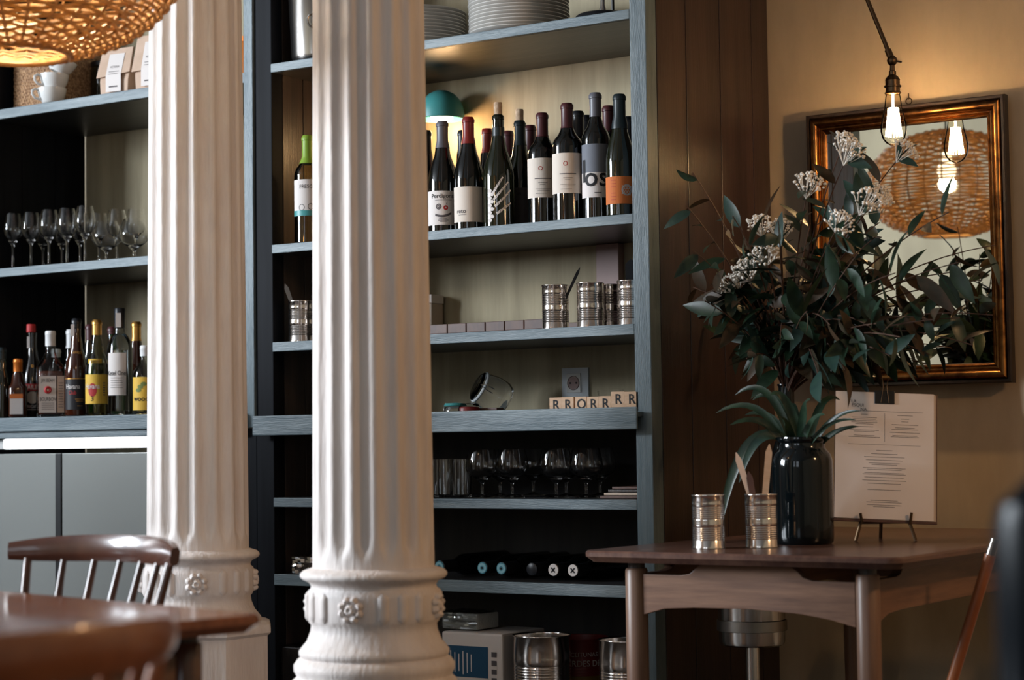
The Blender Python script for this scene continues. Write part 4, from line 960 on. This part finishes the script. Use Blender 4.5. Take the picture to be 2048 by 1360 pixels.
# back row
for lab, u, Y, H, r_, g, cap, cz in (
    ('dark green bottle at the picture edge beside the copper-capped one', 3, .015, .215, .028, 'wine_glass_green', 'cap_darkgreen', .18),
    ('green bottle with white cap behind bourbon and dark rum', 142, .19, .272, .033, 'thin_green', 'white_cap', .215),
    ('small clear bottle with white cap behind the bourbon', 112, .2, .215, .033, 'thin_clear', 'white_cap', .19),
    ('dark wine-like bottle with maroon cap behind the dark rum', 181, .17, .282, .034, 'wine_glass', 'cap_burgundy', .235),
    ('green bottle with small violet cap behind the vodka', 225, .18, .272, .034, 'thin_green', 'cap_burgundy', .25),
    ('gold-capped amber bottle between vodka and lemon bottle', 273, .17, .282, .035, 'brown_glass', 'gold', .225)):
    spirit(lab, u, Y, prof_burg(H, r_, .0135), g, cap, cz)

# ------------------------------------------------------------------ basket, cups, coffee bags on the upper bar shelf
ZU = ST-.012+.0005
xr = X_at(140, .12, 2.1); xl = -2.285
t = thing('rattan_basket', 'light brown woven rattan basket behind the white cups', 'basket', ((xl+xr)/2, .085, ZU))
hw = (xr-xl)/2
me_ = B().box(-hw, hw, 0, .26, 0, .2); obj('body', me_, 'rattan', t, bevel=.015)
wv = B(); nx, nz = 34, 17
for i in range(nx):
    for j in range(nz):
        x_ = -hw+.012+(2*hw-.024)*(i+.5)/nx; z_ = .012+.18*(j+.5)/nz; s_ = 1 if (i+j) % 2 else -1; a = s_*.7; L_, W_ = .0085, .0032
        pts = [(-L_, -W_), (L_, -W_), (L_, W_), (-L_, W_)]
        q_ = [(x_+c_*math.cos(a)-d_*math.sin(a), z_+c_*math.sin(a)+d_*math.cos(a)) for c_, d_ in pts]
        wv.add([(c_, -.0012, d_) for c_, d_ in q_]+[(x_, -.0042, z_)], [(0, 1, 4), (1, 2, 4), (2, 3, 4), (3, 0, 4)])
w_o = obj('weave', wv, 'rattan', t, smooth=False, fix=False); w_o['kind'] = 'stuff'
obj('rim', B().tube([(-hw, .0, .2), (hw, .0, .2), (hw, .26, .2), (-hw, .26, .2), (-hw, 0, .2)], .008, 8), 'rattan', t)
cp_p = [(0, .003), (.02, .003), (.022, 0), (.026, 0), (.03, .004), (.038, .018), (.0425, .036), (.0435, .046), (.0415, .0465), (.0405, .036), (.036, .019), (.027, .006), (0, .005)]
cp_m = B().lathe(cp_p, 40).mesh('cup', ang=50); cp_m.materials.append(G('ceramic'))
hd_m = B().tube([(-.04, 0, .038), (-.052, 0, .042), (-.061, 0, .036), (-.061, 0, .025), (-.052, 0, .014), (-.036, 0, .011)], .0038, 8).mesh('cup_handle'); hd_m.materials.append(G('ceramic'))
for k, (u, dz, rot, lab) in enumerate(((104, 0, (0, 0, 0), 'bottom white cup of the stack on the upper shelf'), (109, .0425, (0, 0, 0), 'middle white cup of the stack on the upper shelf'), (115, .093, (.15, .42, 0), 'tilted top white cup of the stack'))):
    Y = .03; x = X_at(u, Y, ZU+.02)
    t = thing('cup', lab, 'cup', (x, Y, ZU+dz), 0, 'stacked white cups', rot=(rot[0], rot[1], facing(x, Y)+.3))
    obj('bowl', cp_m, None, t); obj('handle', hd_m, None, t)
def bag(lab, u0, u1, Y, h):
    x0, x1 = X_at(u0, Y, ZU+.05), X_at(u1, Y, ZU+.05); w_ = (x1-x0)/2
    t = thing('coffee_bag', lab, 'bag', ((x0+x1)/2, Y, ZU), .12, 'kraft coffee bags')
    b = B(); n = [(-w_*.8, 0, .05, 0), (-w_*.85, 0, .055, .05), (-w_*.9, .01, .045, .09)]
    vs = []
    for xx, y0, y1, z in n: vs += [(xx, y0, z), (-xx, y0, z), (-xx, y1, z), (xx, y1, z)]
    b.add(vs, [(0, 1, 2, 3)]+[(i*4+k, i*4+(k+1) % 4, i*4+4+(k+1) % 4, i*4+4+k) for i in range(2) for k in range(4)]+[(8, 9, 10, 11)])
    obj('body', b, 'kraft', t, bevel=.003)
    obj('folded_top', B().add([(-w_, -.006, .06), (w_, -.006, .07), (w_*.92, .02, h), (-w_*.92, .02, h), (-w_, .004, .06), (w_, .004, .07), (w_*.92, .028, h), (-w_*.92, .028, h)], [(0, 1, 2, 3), (4, 5, 6, 7), (0, 1, 5, 4), (1, 2, 6, 5), (2, 3, 7, 6), (3, 0, 4, 7)]), 'kraft', t, bevel=.002)
    sl_ = .026/(h-.065)
    f_ = lambda x_, z_: (x_, -.0075+(max(z_, .065)-.065)*sl_, z_)
    lb = obj('label', B().add([f_(-w_*.4, .015), f_(w_*.5, .015), f_(w_*.5, .065), f_(w_*.5, h*.88), f_(-w_*.4, h*.88), f_(-w_*.4, .065)], [(0, 1, 2, 5), (5, 2, 3, 4)]), 'white_label', t, fix=False, smooth=False)
    tb_ = text_b('VICTORIA', .0095, .8); tb_.v = [(lambda q: (q[0], q[1]-.001, q[2]))(f_(a+w_*.05, c_+h*.6)) for a, c_, _ in tb_.v]; obj('lettering', tb_, 'print', t, fix=False, smooth=False)
    b = lines_b([(-w_*.2, w_*.3, .028, .004), (-w_*.25, w_*.35, h*.5, .0015), (-w_*.25, w_*.3, h*.45, .0015)]); b.v = [(lambda q: (q[0], q[1]-.001, q[2]))(f_(a, c_)) for a, _, c_ in b.v]; obj('small_print', b, 'print', t, fix=False, smooth=False)
bag('kraft paper coffee bag with white label beside the cups', 198, 258, .06, .15)
bag('kraft paper coffee bag half hidden by the column', 268, 330, .05, .17)
x = X_at(226, .27, ZU); t = thing('dark_canister', 'dark green glass canister behind the coffee bag', 'canister', (x, .24, ZU))
obj('body', B().lathe([(0, 0), (.045, 0), (.048, .004), (.048, .13), (.044, .14), (0, .14)], 32), 'wine_glass_green', t); obj('lid', B().lathe([(0, .1405), (.046, .1405), (.046, .155), (.01, .158), (.01, .17), (0, .17)], 32), 'black_metal', t)

x = X_at(490, .12, ZU+.1)
t = thing('amber_jar', 'amber storage jar glimpsed between column and shelf upright', 'jar', (x, .14, ZU))
obj('body', B().lathe([(0, 0), (.04, 0), (.045, .005), (.046, .1), (.04, .115), (0, .115)], 32), 'orange_jar', t); obj('lid', B().lathe([(0, .1155), (.042, .1155), (.043, .13), (.02, .136), (0, .136)], 32), 'copper_cap', t)
# ------------------------------------------------------------------ dark jar, tall vase, menu, easel on the walnut table
jc = Vector((.515, -.215, zt)); jx = X_at(1605, -.215, .85)
jt = thing('glazed_jar', 'wide black-green glazed jar on the walnut table', 'jar', (jx, -.215, zt))
jp = [(0, .004), (.055, .003), (.061, 0), (.0655, .006), (.0665, .02), (.0665, .165), (.066, .18), (.062, .194), (.053, .205), (.0505, .209), (.0505, .219), (.0535, .222), (.0545, .227), (.0535, .232), (.05, .2325), (.047, .229), (.047, .21), (.058, .195), (.062, .175), (.062, .02), (0, .012)]
obj('body', B().lathe(jp, 56), 'jar_glaze', jt)
VY = .02; vx = X_at(1574, VY, 1.0); vz = on_y(1574, 768, VY).z-zt
vt = thing('tall_vase', 'tall narrow dark glass vase behind the glazed jar', 'vase', (vx, VY, zt))
vp = [(0, .003), (.04, 0), (.046, .006), (.048, .05), (.046, .14), (.036, .2), (.022, .24), (.0185, .27), (.018, vz-.006), (.021, vz-.003), (.0205, vz), (.017, vz-.001), (.0155, vz-.01), (.0155, .27), (.03, .2), (.04, .14), (.042, .05), (0, .01)]
obj('body', B().lathe(vp, 40), 'jar_glaze', vt)
# menu board on a small easel
MY = -.02; mz = zt; mx = X_at(1766, MY, .9)
ez = thing('table_easel', 'small brass easel holding the menu sheets', 'easel', (mx, MY, mz), facing(mx, MY, .12))
for s_ in (-1, 1):
    obj('leg', B().tube([(s_*.066, -.018, .0), (s_*.053, -.012, .042), (s_*.046, .01, .14)], .004, 8), 'bronze', ez)
    obj('hook', B().tube([(s_*.053, -.012, .042), (s_*.053, -.034, .041), (s_*.056, -.036, .062)], .0032, 8), 'bronze', ez)
obj('rear_leg', B().tube([(0, .075, 0), (0, .012, .14)], .004, 8), 'bronze', ez)
obj('crossbar', B().tube([(-.055, -.0125, .041), (.055, -.0125, .041)], .004, 8), 'bronze', ez)
obj('top_bar', B().tube([(-.046, .01, .14), (.046, .01, .14)], .0035, 8), 'bronze', ez)
rzm = facing(mx, MY, .12); LEAN = math.radians(-11)
off = Euler((0, 0, rzm)).to_matrix() @ Vector((-.004, -.0265, .0465))
mb = thing('menu_board', 'menu sheets clipped to a board on the little easel', 'menu', Vector((mx, MY, mz))+off, 0, rot=Euler((LEAN, math.radians(3.2), rzm), 'XYZ'))
mb.rotation_euler = (Matrix.Rotation(rzm, 3, 'Z') @ Matrix.Rotation(LEAN, 3, 'X') @ Matrix.Rotation(math.radians(3), 3, 'Y')).to_euler()
MWd, MHt = .218, .288
obj('board', B().box(-MWd/2-.001, MWd/2+.008, .001, .006, -.006, MHt-.001), 'tray_wood', mb, bevel=.001)
for k in range(3): obj('sheet', B().box(-MWd/2+.003*k, MWd/2+.0025*k, -.0012+.0007*k, -.0007+.0007*k, .001-.0005*k, MHt-.0012*k), 'paper' if k == 0 else 'paper_edge', mb, smooth=False)
cl = obj('binder_clip', B().prism([(-.022, MHt-.026), (.022, MHt-.026), (.022, MHt+.004), (-.022, MHt+.004)], -.004, .009), 'black_metal', mb, bevel=.001)
for s_ in (-1, 1): obj('clip_handle', B().tube([(s_*.009, -.0055, MHt-.024), (s_*.004, -.006, MHt+.012), (s_*.006, -.006, MHt+.03), (s_*.012, -.006, MHt+.032)], .0011, 6), 'bronze', cl)
for tx_, dx, dz in (('LA', -.069, .022), ('ESQUI', -.06, .031), ('NA', -.047, .04)): obj('lettering', text_flat(tx_, .0105, dx, -.0016, MHt-dz, .95), 'print', mb, smooth=False, fix=False)
rows = [(-.085, .085, .244, .0008)]
r3 = random.Random(3)
def para(cx, zs_, wmax):
    for z_ in zs_:
        h_ = wmax*r3.uniform(.55, 1)/2; rows.append((cx-h_, cx+h_, z_, .0009))
para(-.045, [.236], .022); para(-.045, [.229-.0037*k for k in range(5)], .07); para(-.045, [.208, .2, .197, .188, .1845], .07)
para(.045, [.236], .045); para(.045, [.228, .222], .02); para(.045, [.215, .208, .204, .197, .19, .187], .07); rows.append((-.08, .08, .168, .0006))
para(.0, [.155], .042); para(0, [.147, .14, .133, .126, .1225, .115, .1115, .104, .101, .094, .087, .08], .1); para(0, [.066, .042, .038, .032, .028], .08); rows.append((0, .0006, .175, .065))
b = lines_b(rows); b.v = [(a, -.0016, c_) for a, _, c_ in b.v]; obj('menu_print', b, 'print', mb, smooth=False, fix=False)

# ------------------------------------------------------------------ plants
def leaf_mesh(L, W, curl=.15, fold=.25, n=8):
    b = B(); vs = []
    for i in range(n+1):
        s_ = i/n; w_ = W/2*math.sin(PI*min(1, s_**.8))**.85*(1 if s_ < .97 else .3); z_ = -curl*L*s_*s_
        vs += [(-w_, s_*L, z_+fold*w_), (0, s_*L, z_), (w_, s_*L, z_+fold*w_)]
    b.add(vs, [(i*3+k, i*3+k+1, i*3+4+k, i*3+3+k) for i in range(n) for k in range(2)])
    me = bpy.data.meshes.new('leaf'); me.from_pydata(b.v, [], b.f); me.shade_smooth(); return me
LEAVES = []
for m_ in ('leaf', 'leaf_blue', 'leaf_brown'):
    for L_, W_, c_ in ((.1, .034, .2), (.085, .03, .35), (.12, .036, .1), (.065, .026, .2)):
        me = leaf_mesh(L_, W_, c_); me.materials.append(G(m_)); LEAVES.append(me)
def orient(o, base, d, up_hint, scale=1.0):
    y = Vector(d).normalized(); x = y.cross(Vector(up_hint)); x = x.normalized() if x.length > 1e-3 else Vector((1, 0, 0)); z = x.cross(y)
    m_ = Matrix((x*scale, y*scale, z*scale)).transposed().to_4x4(); m_.translation = base; o.matrix_local = m_
rp = random.Random(11)
bq = thing('leafy_bouquet', 'big leafy bouquet with white blossom sprigs in the tall vase', 'bouquet', (vx, VY, zt+vz-.03))
BO = Vector(bq.location)
nleaf = 0
def rv(s): return Vector((rp.uniform(-s, s), rp.uniform(-s, s), rp.uniform(-s, s)))
def leaf_on(parent, base, d, big=1.0, brown=.15):
    global nleaf
    nleaf += 1
    k = rp.random(); row = 2 if k < brown else (1 if k < brown+.3 else 0)
    up = Vector((0, -.3, .6))+rv(1.1); me = LEAVES[row*4+rp.randrange(4)]; sc = big*rp.uniform(.6, 1.0)
    if nleaf > 290:                       # the rest of the foliage is one part
        y = Vector(d).normalized(); x = y.cross(up).normalized(); z = x.cross(y); EXTRA[row].add([base+x*(q.co.x*sc)+y*(q.co.y*sc)+z*(q.co.z*sc) for q in me.vertices], [tuple(f.vertices) for f in me.polygons]); return
    o = bpy.data.objects.new('leaf', me); COL.objects.link(o); o.parent = parent
    orient(o, base, d, up, sc)
EXTRA = [B(), B(), B()]
def flower_mesh(seed):
    r_ = random.Random(seed); b = B()
    for k in range(80):
        a = r_.uniform(0, 2*PI); q = math.sqrt(r_.random())*.028; c_ = (q*math.cos(a), q*math.sin(a), .014*(1-(q/.028)**2)+r_.uniform(-.004, .004)); s_ = r_.uniform(.0019, .0034)
        b.add([(c_[0]+s_, c_[1], c_[2]), (c_[0]-s_, c_[1], c_[2]), (c_[0], c_[1]+s_, c_[2]), (c_[0], c_[1]-s_, c_[2]), (c_[0], c_[1], c_[2]+s_), (c_[0], c_[1], c_[2]-s_)],
              [(0, 2, 4), (2, 1, 4), (1, 3, 4), (3, 0, 4), (2, 0, 5), (1, 2, 5), (3, 1, 5), (0, 3, 5)])
        if k % 3 == 0: b.tube([(0, 0, -.03), (c_[0]*.6, c_[1]*.6, -.01), c_], .0006, 4, cap=False)
    me = bpy.data.meshes.new('flower_cluster'); me.from_pydata(b.v, [], b.f); me.shade_smooth(); me.materials.append(G('blossom')); return me
FLM = [flower_mesh(s_) for s_ in range(4)]
def branch(u, v, Y, mid_up=.12, nl=8, flower=False, r=.0022, big=1.0, brown=.15, bare=.25, down=0.0):
    tip = on_y(u, v, Y)-BO; p0 = Vector((rp.uniform(-.007, .007), rp.uniform(-.007, .007), 0)); p1 = Vector((tip.x*.25, tip.y*.25, max(.1, tip.z*.5)+mid_up))
    pts = []
    for i in range(13):
        s_ = i/12; pts.append(p0*(1-s_)**2+p1*(2*s_*(1-s_))+tip*s_*s_)
    obj('stem', B().tube(pts, r, 6, radii=[r*(1.25-.7*i/12) for i in range(13)]), 'twig', bq)
    for k in range(nl):
        s_ = bare+(1-bare)*(k+.6)/nl; i = min(11, int(s_*12)); f_ = s_*12-i; p = pts[i]*(1-f_)+pts[min(12, i+1)]*f_; tg = (pts[min(12, i+1)]-pts[i]).normalized()
        side = tg.cross(Vector((rp.uniform(-1, 1), rp.uniform(-1, 1), rp.uniform(-.4, .4)))).normalized()
        leaf_on(bq, p, tg*.55+side*.9+Vector((0, 0, -.25-down)), big, brown)
    if flower:
        o = bpy.data.objects.new('flower_cluster', FLM[rp.randrange(4)]); COL.objects.link(o); o.parent = bq
        d = (tip-pts[9]).normalized(); orient(o, tip, d.cross(Vector((1, .2, .1))), d, rp.uniform(1.1, 1.5))
        leaf_on(bq, tip-d*.02, d+rv(.8), .6, 0); leaf_on(bq, tip-d*.03, d+rv(.9), .6, 0)
for u, v, Y in ((1690, 280, -.05), (1700, 300, -.1), (1812, 300, .1), (1618, 366, -.12), (1738, 402, -.1), (1518, 448, -.15), (1560, 456, -.08), (1530, 508, -.2), (1490, 540, -.16), (1462, 566, -.12), (1680, 446, -.25), (1760, 390, .0)):
    branch(u, v, Y, .05, 7, True)
branch(1386, 345, -.18, .02, 6, False, bare=.45); branch(1372, 410, -.2, .02, 7, False, bare=.4); branch(1385, 500, -.2, .05, 7, False, bare=.3)
for u, v, Y in ((1990, 490, .1), (1965, 560, .05), (1985, 630, .0), (1900, 545, .05), (1945, 690, -.05), (1870, 640, -.1), (1905, 600, .15), (1860, 710, -.08)):
    branch(u, v, Y, .12, 7, False, bare=.35, big=1.05, brown=.2)
for k in range(44):
    branch(rp.uniform(1375, 1930), rp.uniform(420, 735), rp.uniform(-.34, .3), rp.uniform(.0, .1), 11, False, bare=.25, brown=.22, big=1.1)
for u, v in ((1660, 650), (1700, 705), (1640, 760), (1560, 690), (1750, 660), (1690, 740)): branch(u, v, -.22, .16, 5, False, bare=.5, big=1.25, brown=.3, down=.5)
for k, m_ in enumerate(('leaf', 'leaf_blue', 'leaf_brown')):
    if EXTRA[k].f: obj('foliage', EXTRA[k], m_, bq, fix=False, ang=80)['kind'] = 'stuff'
# strap-leaved fronds in the glazed jar
jf = thing('palm_frond_bunch', 'bunch of glossy green strap fronds in the glazed jar', 'fronds', (jx, -.215, zt+.2))
JO = Vector(jf.location)
def strap(pts, w, m='leaf'):
    pts = [Vector(p) for p in pts]; n = 12; P = []
    for i in range(n+1):
        s_ = i/n; P.append(pts[0]*(1-s_)**2+pts[1]*(2*s_*(1-s_))+pts[2]*s_*s_)
    vs = []
    for i in range(n+1):
        tg = (P[min(n, i+1)]-P[max(0, i-1)]).normalized(); side = tg.cross(Vector((.3, -1, .5))).normalized(); up = side.cross(tg)
        w_ = .75*w*(.4+.6*math.sin(PI*min(1, .1+.95*i/n)))*(1 if i < n else .15)
        vs += [P[i]-side*w_+up*w_*.4, P[i], P[i]+side*w_+up*w_*.4]
    obj('frond', B().add(vs, [(i*3+k, i*3+k+1, i*3+4+k, i*3+3+k) for i in range(n) for k in range(2)]), m, jf, fix=False, ang=80)
for (u, v, Y, mz_, w) in ((1432, 826, -.25, .1, .011), (1470, 790, -.2, .12, .012), (1505, 800, -.15, .1, .014), (1540, 790, -.25, .08, .013), (1722, 822, -.25, .04, .009), (1718, 853, -.2, .02, .01), (1712, 840, -.3, .04, .008), (1680, 800, -.1, .08, .012), (1620, 800, -.3, .05, .013), (1580, 812, -.12, .06, .013), (1460, 850, -.3, .07, .012), (1650, 830, -.32, .04, .012), (1490, 830, -.1, .06, .012), (1555, 835, -.33, .03, .012)):
    tip = on_y(u, v, Y)-JO; strap([(rp.uniform(-.02, .02), rp.uniform(-.02, .02), -.05), (tip.x*.35, tip.y*.4, max(tip.z, .03)*.6+mz_), tip], w)
dr = on_y(1436, 1075, -.3)-JO; md = on_y(1495, 830, -.28)-JO
strap([(-.02, -.01, .02), (md.x-.02, md.y, md.z+.02), dr], .017, 'leaf'); md2 = on_y(1490, 900, -.3)-JO
tip = on_y(1478, 965, -.3)-JO; strap([(-.03, -.01, .02), (md.x*.8, md.y, md.z*.9), tip], .014, 'leaf_blue')

# ------------------------------------------------------------------ wine bucket on a stand, leaning pole, near bottle
wx_ = X_at(1503, .08, .58); bz0 = on_y(1503, 1290, .08).z
t = thing('bucket_stand', 'polished steel wine bucket on a pole stand under the walnut table', 'bucket', (wx_, .08, 0))
obj('bucket', B().lathe([(0, bz0+.002), (.07, bz0), (.076, bz0+.004), (.078, bz0+.012), (.08, .6), (.079, .6), (.075, bz0+.01), (0, bz0+.008)], 44), 'steel', t)
obj('band', B().lathe([(.081, bz0+.035), (.083, bz0+.036), (.083, bz0+.06), (.081, bz0+.061)], 44), 'dull_steel', t)
obj('pole', B().lathe([(.017, .02), (.017, bz0)], 24), 'steel', t); obj('foot', B().lathe([(0, 0), (.13, 0), (.132, .006), (.06, .016), (.018, .022), (0, .022)], 40), 'steel', t)
s1 = on_y(1984, 1098, -.3); s2 = on_y(1905, 1360, -.3); d = (s2-s1); s3 = s1+d*(s1.z/(s1.z-s2.z))
t = thing('wooden_pole', 'reddish wooden pole with metal tip leaning at the table edge', 'pole', (s3.x, s3.y, 0)); o0 = Vector((s3.x, s3.y, 0))
dn = (s1-s3).normalized()
obj('shaft', B().tube([s3+dn*.008-o0, (s1+s3)/2-o0, s1-dn*.012-o0], .0115, 14), 'chair_wood', t); obj('tip', B().tube([s1-dn*.012-o0, s1+dn*.022-o0], .0095, 14), 'steel', t)
fb = at_d(2112, 1000, 1.25)
ct = thing('cafe_table', 'small round wooden table carrying the blurred dark bottle', 'table', (fb.x+.05, fb.y-.06, 0))
obj('tabletop', B().lathe([(0, .72), (.24, .72), (.25, .725), (.25, .738), (.245, .742), (0, .742)], 48), 'walnut_top', ct); obj('column', B().lathe([(.03, .02), (.025, .4), (.03, .72)], 24), 'black_metal', ct); obj('foot', B().lathe([(0, 0), (.2, 0), (.2, .01), (.04, .03), (0, .03)], 40), 'black_metal', ct)
t = thing('dark_bottle', 'blurred dark blue bottle at the very front edge', 'bottle', (fb.x, fb.y, .7425)); hb_ = fb.z-.7425+.004
obj('body', B().lathe([(0, 0), (.036, 0), (.039, .004), (.039, hb_-.02), (.036, hb_-.006), (.028, hb_), (.015, hb_+.012), (.013, hb_+.05), (0, hb_+.05)], 44), 'night_glass', t); obj('stopper', B().lathe([(0, hb_+.0505), (.014, hb_+.0505), (.015, hb_+.07), (0, hb_+.072)], 24), 'cork', t)

# unseen globe lamp, added as warm fill from the right
gl = thing('globe_fill_lamp', 'added warm globe fill lamp hanging out of view', 'lamp', (2.7, -.6, 2.15))
obj('globe', B().lathe([(0, -.12), (.05, -.109), (.09, -.08), (.115, -.035), (.12, 0), (.115, .035), (.09, .08), (.05, .109), (.03, .115)], 32), 'lamp_inner', gl); obj('cap', B().lathe([(0, .14), (.03, .138), (.034, .11), (0, .11)], 24), 'bronze', gl); obj('cord', B().tube([(0, 0, .14), (0, 0, ZC-2.15)], .004, 8), 'black_metal', gl)
lamp_light('globe_fill_light', (0, 0, -.16), 55, (1, .56, .27), .1, gl)

t = thing('reflection_armchair', 'added unseen round-backed armchair, for an arch reflected in the fridge', 'armchair', (-3.95, -3.35, 0), -PI/2)  # out of view, added so its arched back reflects in the fridge doors
n = 24; vs = []
arc = [(.48*math.cos(PI*i/n), .5+.48*math.sin(PI*i/n)) for i in range(n+1)]
obj('backrest', B().prism([(.48, .05)]+arc+[(-.48, .05)], -.5, -.38), 'cloth_dark', t, bevel=.02)
obj('seat', B().box(-.4, .4, -.38, .3, .2, .44), 'cloth_dark', t, bevel=.04)
for s_ in (-1, 1):
    obj('armrest', B().box(s_*.44-.06, s_*.44+.06, -.379, .3, .2, .6), 'cloth_dark', t, bevel=.03)
    for y_ in (-.42, .25): obj('leg', B().lathe([(0, 0), (.02, 0), (.025, .2), (0, .2)], 12), 'dark_wood', t, (s_*.36, y_, 0))

# unseen counter and machine, added to block window light from the lower shelves
t = thing('blocker_counter', 'added dark wooden counter out of view, shading the lower shelves', 'counter', (-2.45, -1.6, 0), .5)
obj('front', B().box(-.95, .95, -.25, .25, 0, 1.06), 'dark_wood', t, bevel=.005)
obj('worktop', B().box(-1, 1, -.3, .3, 1.0605, 1.1), 'walnut_top', t, bevel=.006)
t = thing('blocker_machine', 'added steel coffee machine on the unseen counter, blocking window light', 'machine', (-2.45, -1.6, 1.1005), .5)  # added on top of the counter to block more of the low daylight
obj('body', B().box(-.8, .8, -.22, .22, .1, .4), 'dull_steel', t, bevel=.02)
obj('base', B().box(-.78, .78, -.22, .2, .0, .06), 'black_metal', t, bevel=.01)
obj('back', B().box(-.77, .77, .05, .2, .0605, .0995), 'dull_steel', t, bevel=.005)
for x_ in (-.5, 0, .5):
    g_ = obj('group_head', B().lathe([(0, .055), (.035, .055), (.035, .1), (0, .1)], 24), 'steel', t, (x_, -.1, 0))
    obj('handle', B().tube([(0, -.03, .07), (0, -.16, .06)], .012, 10), 'black_metal', g_)
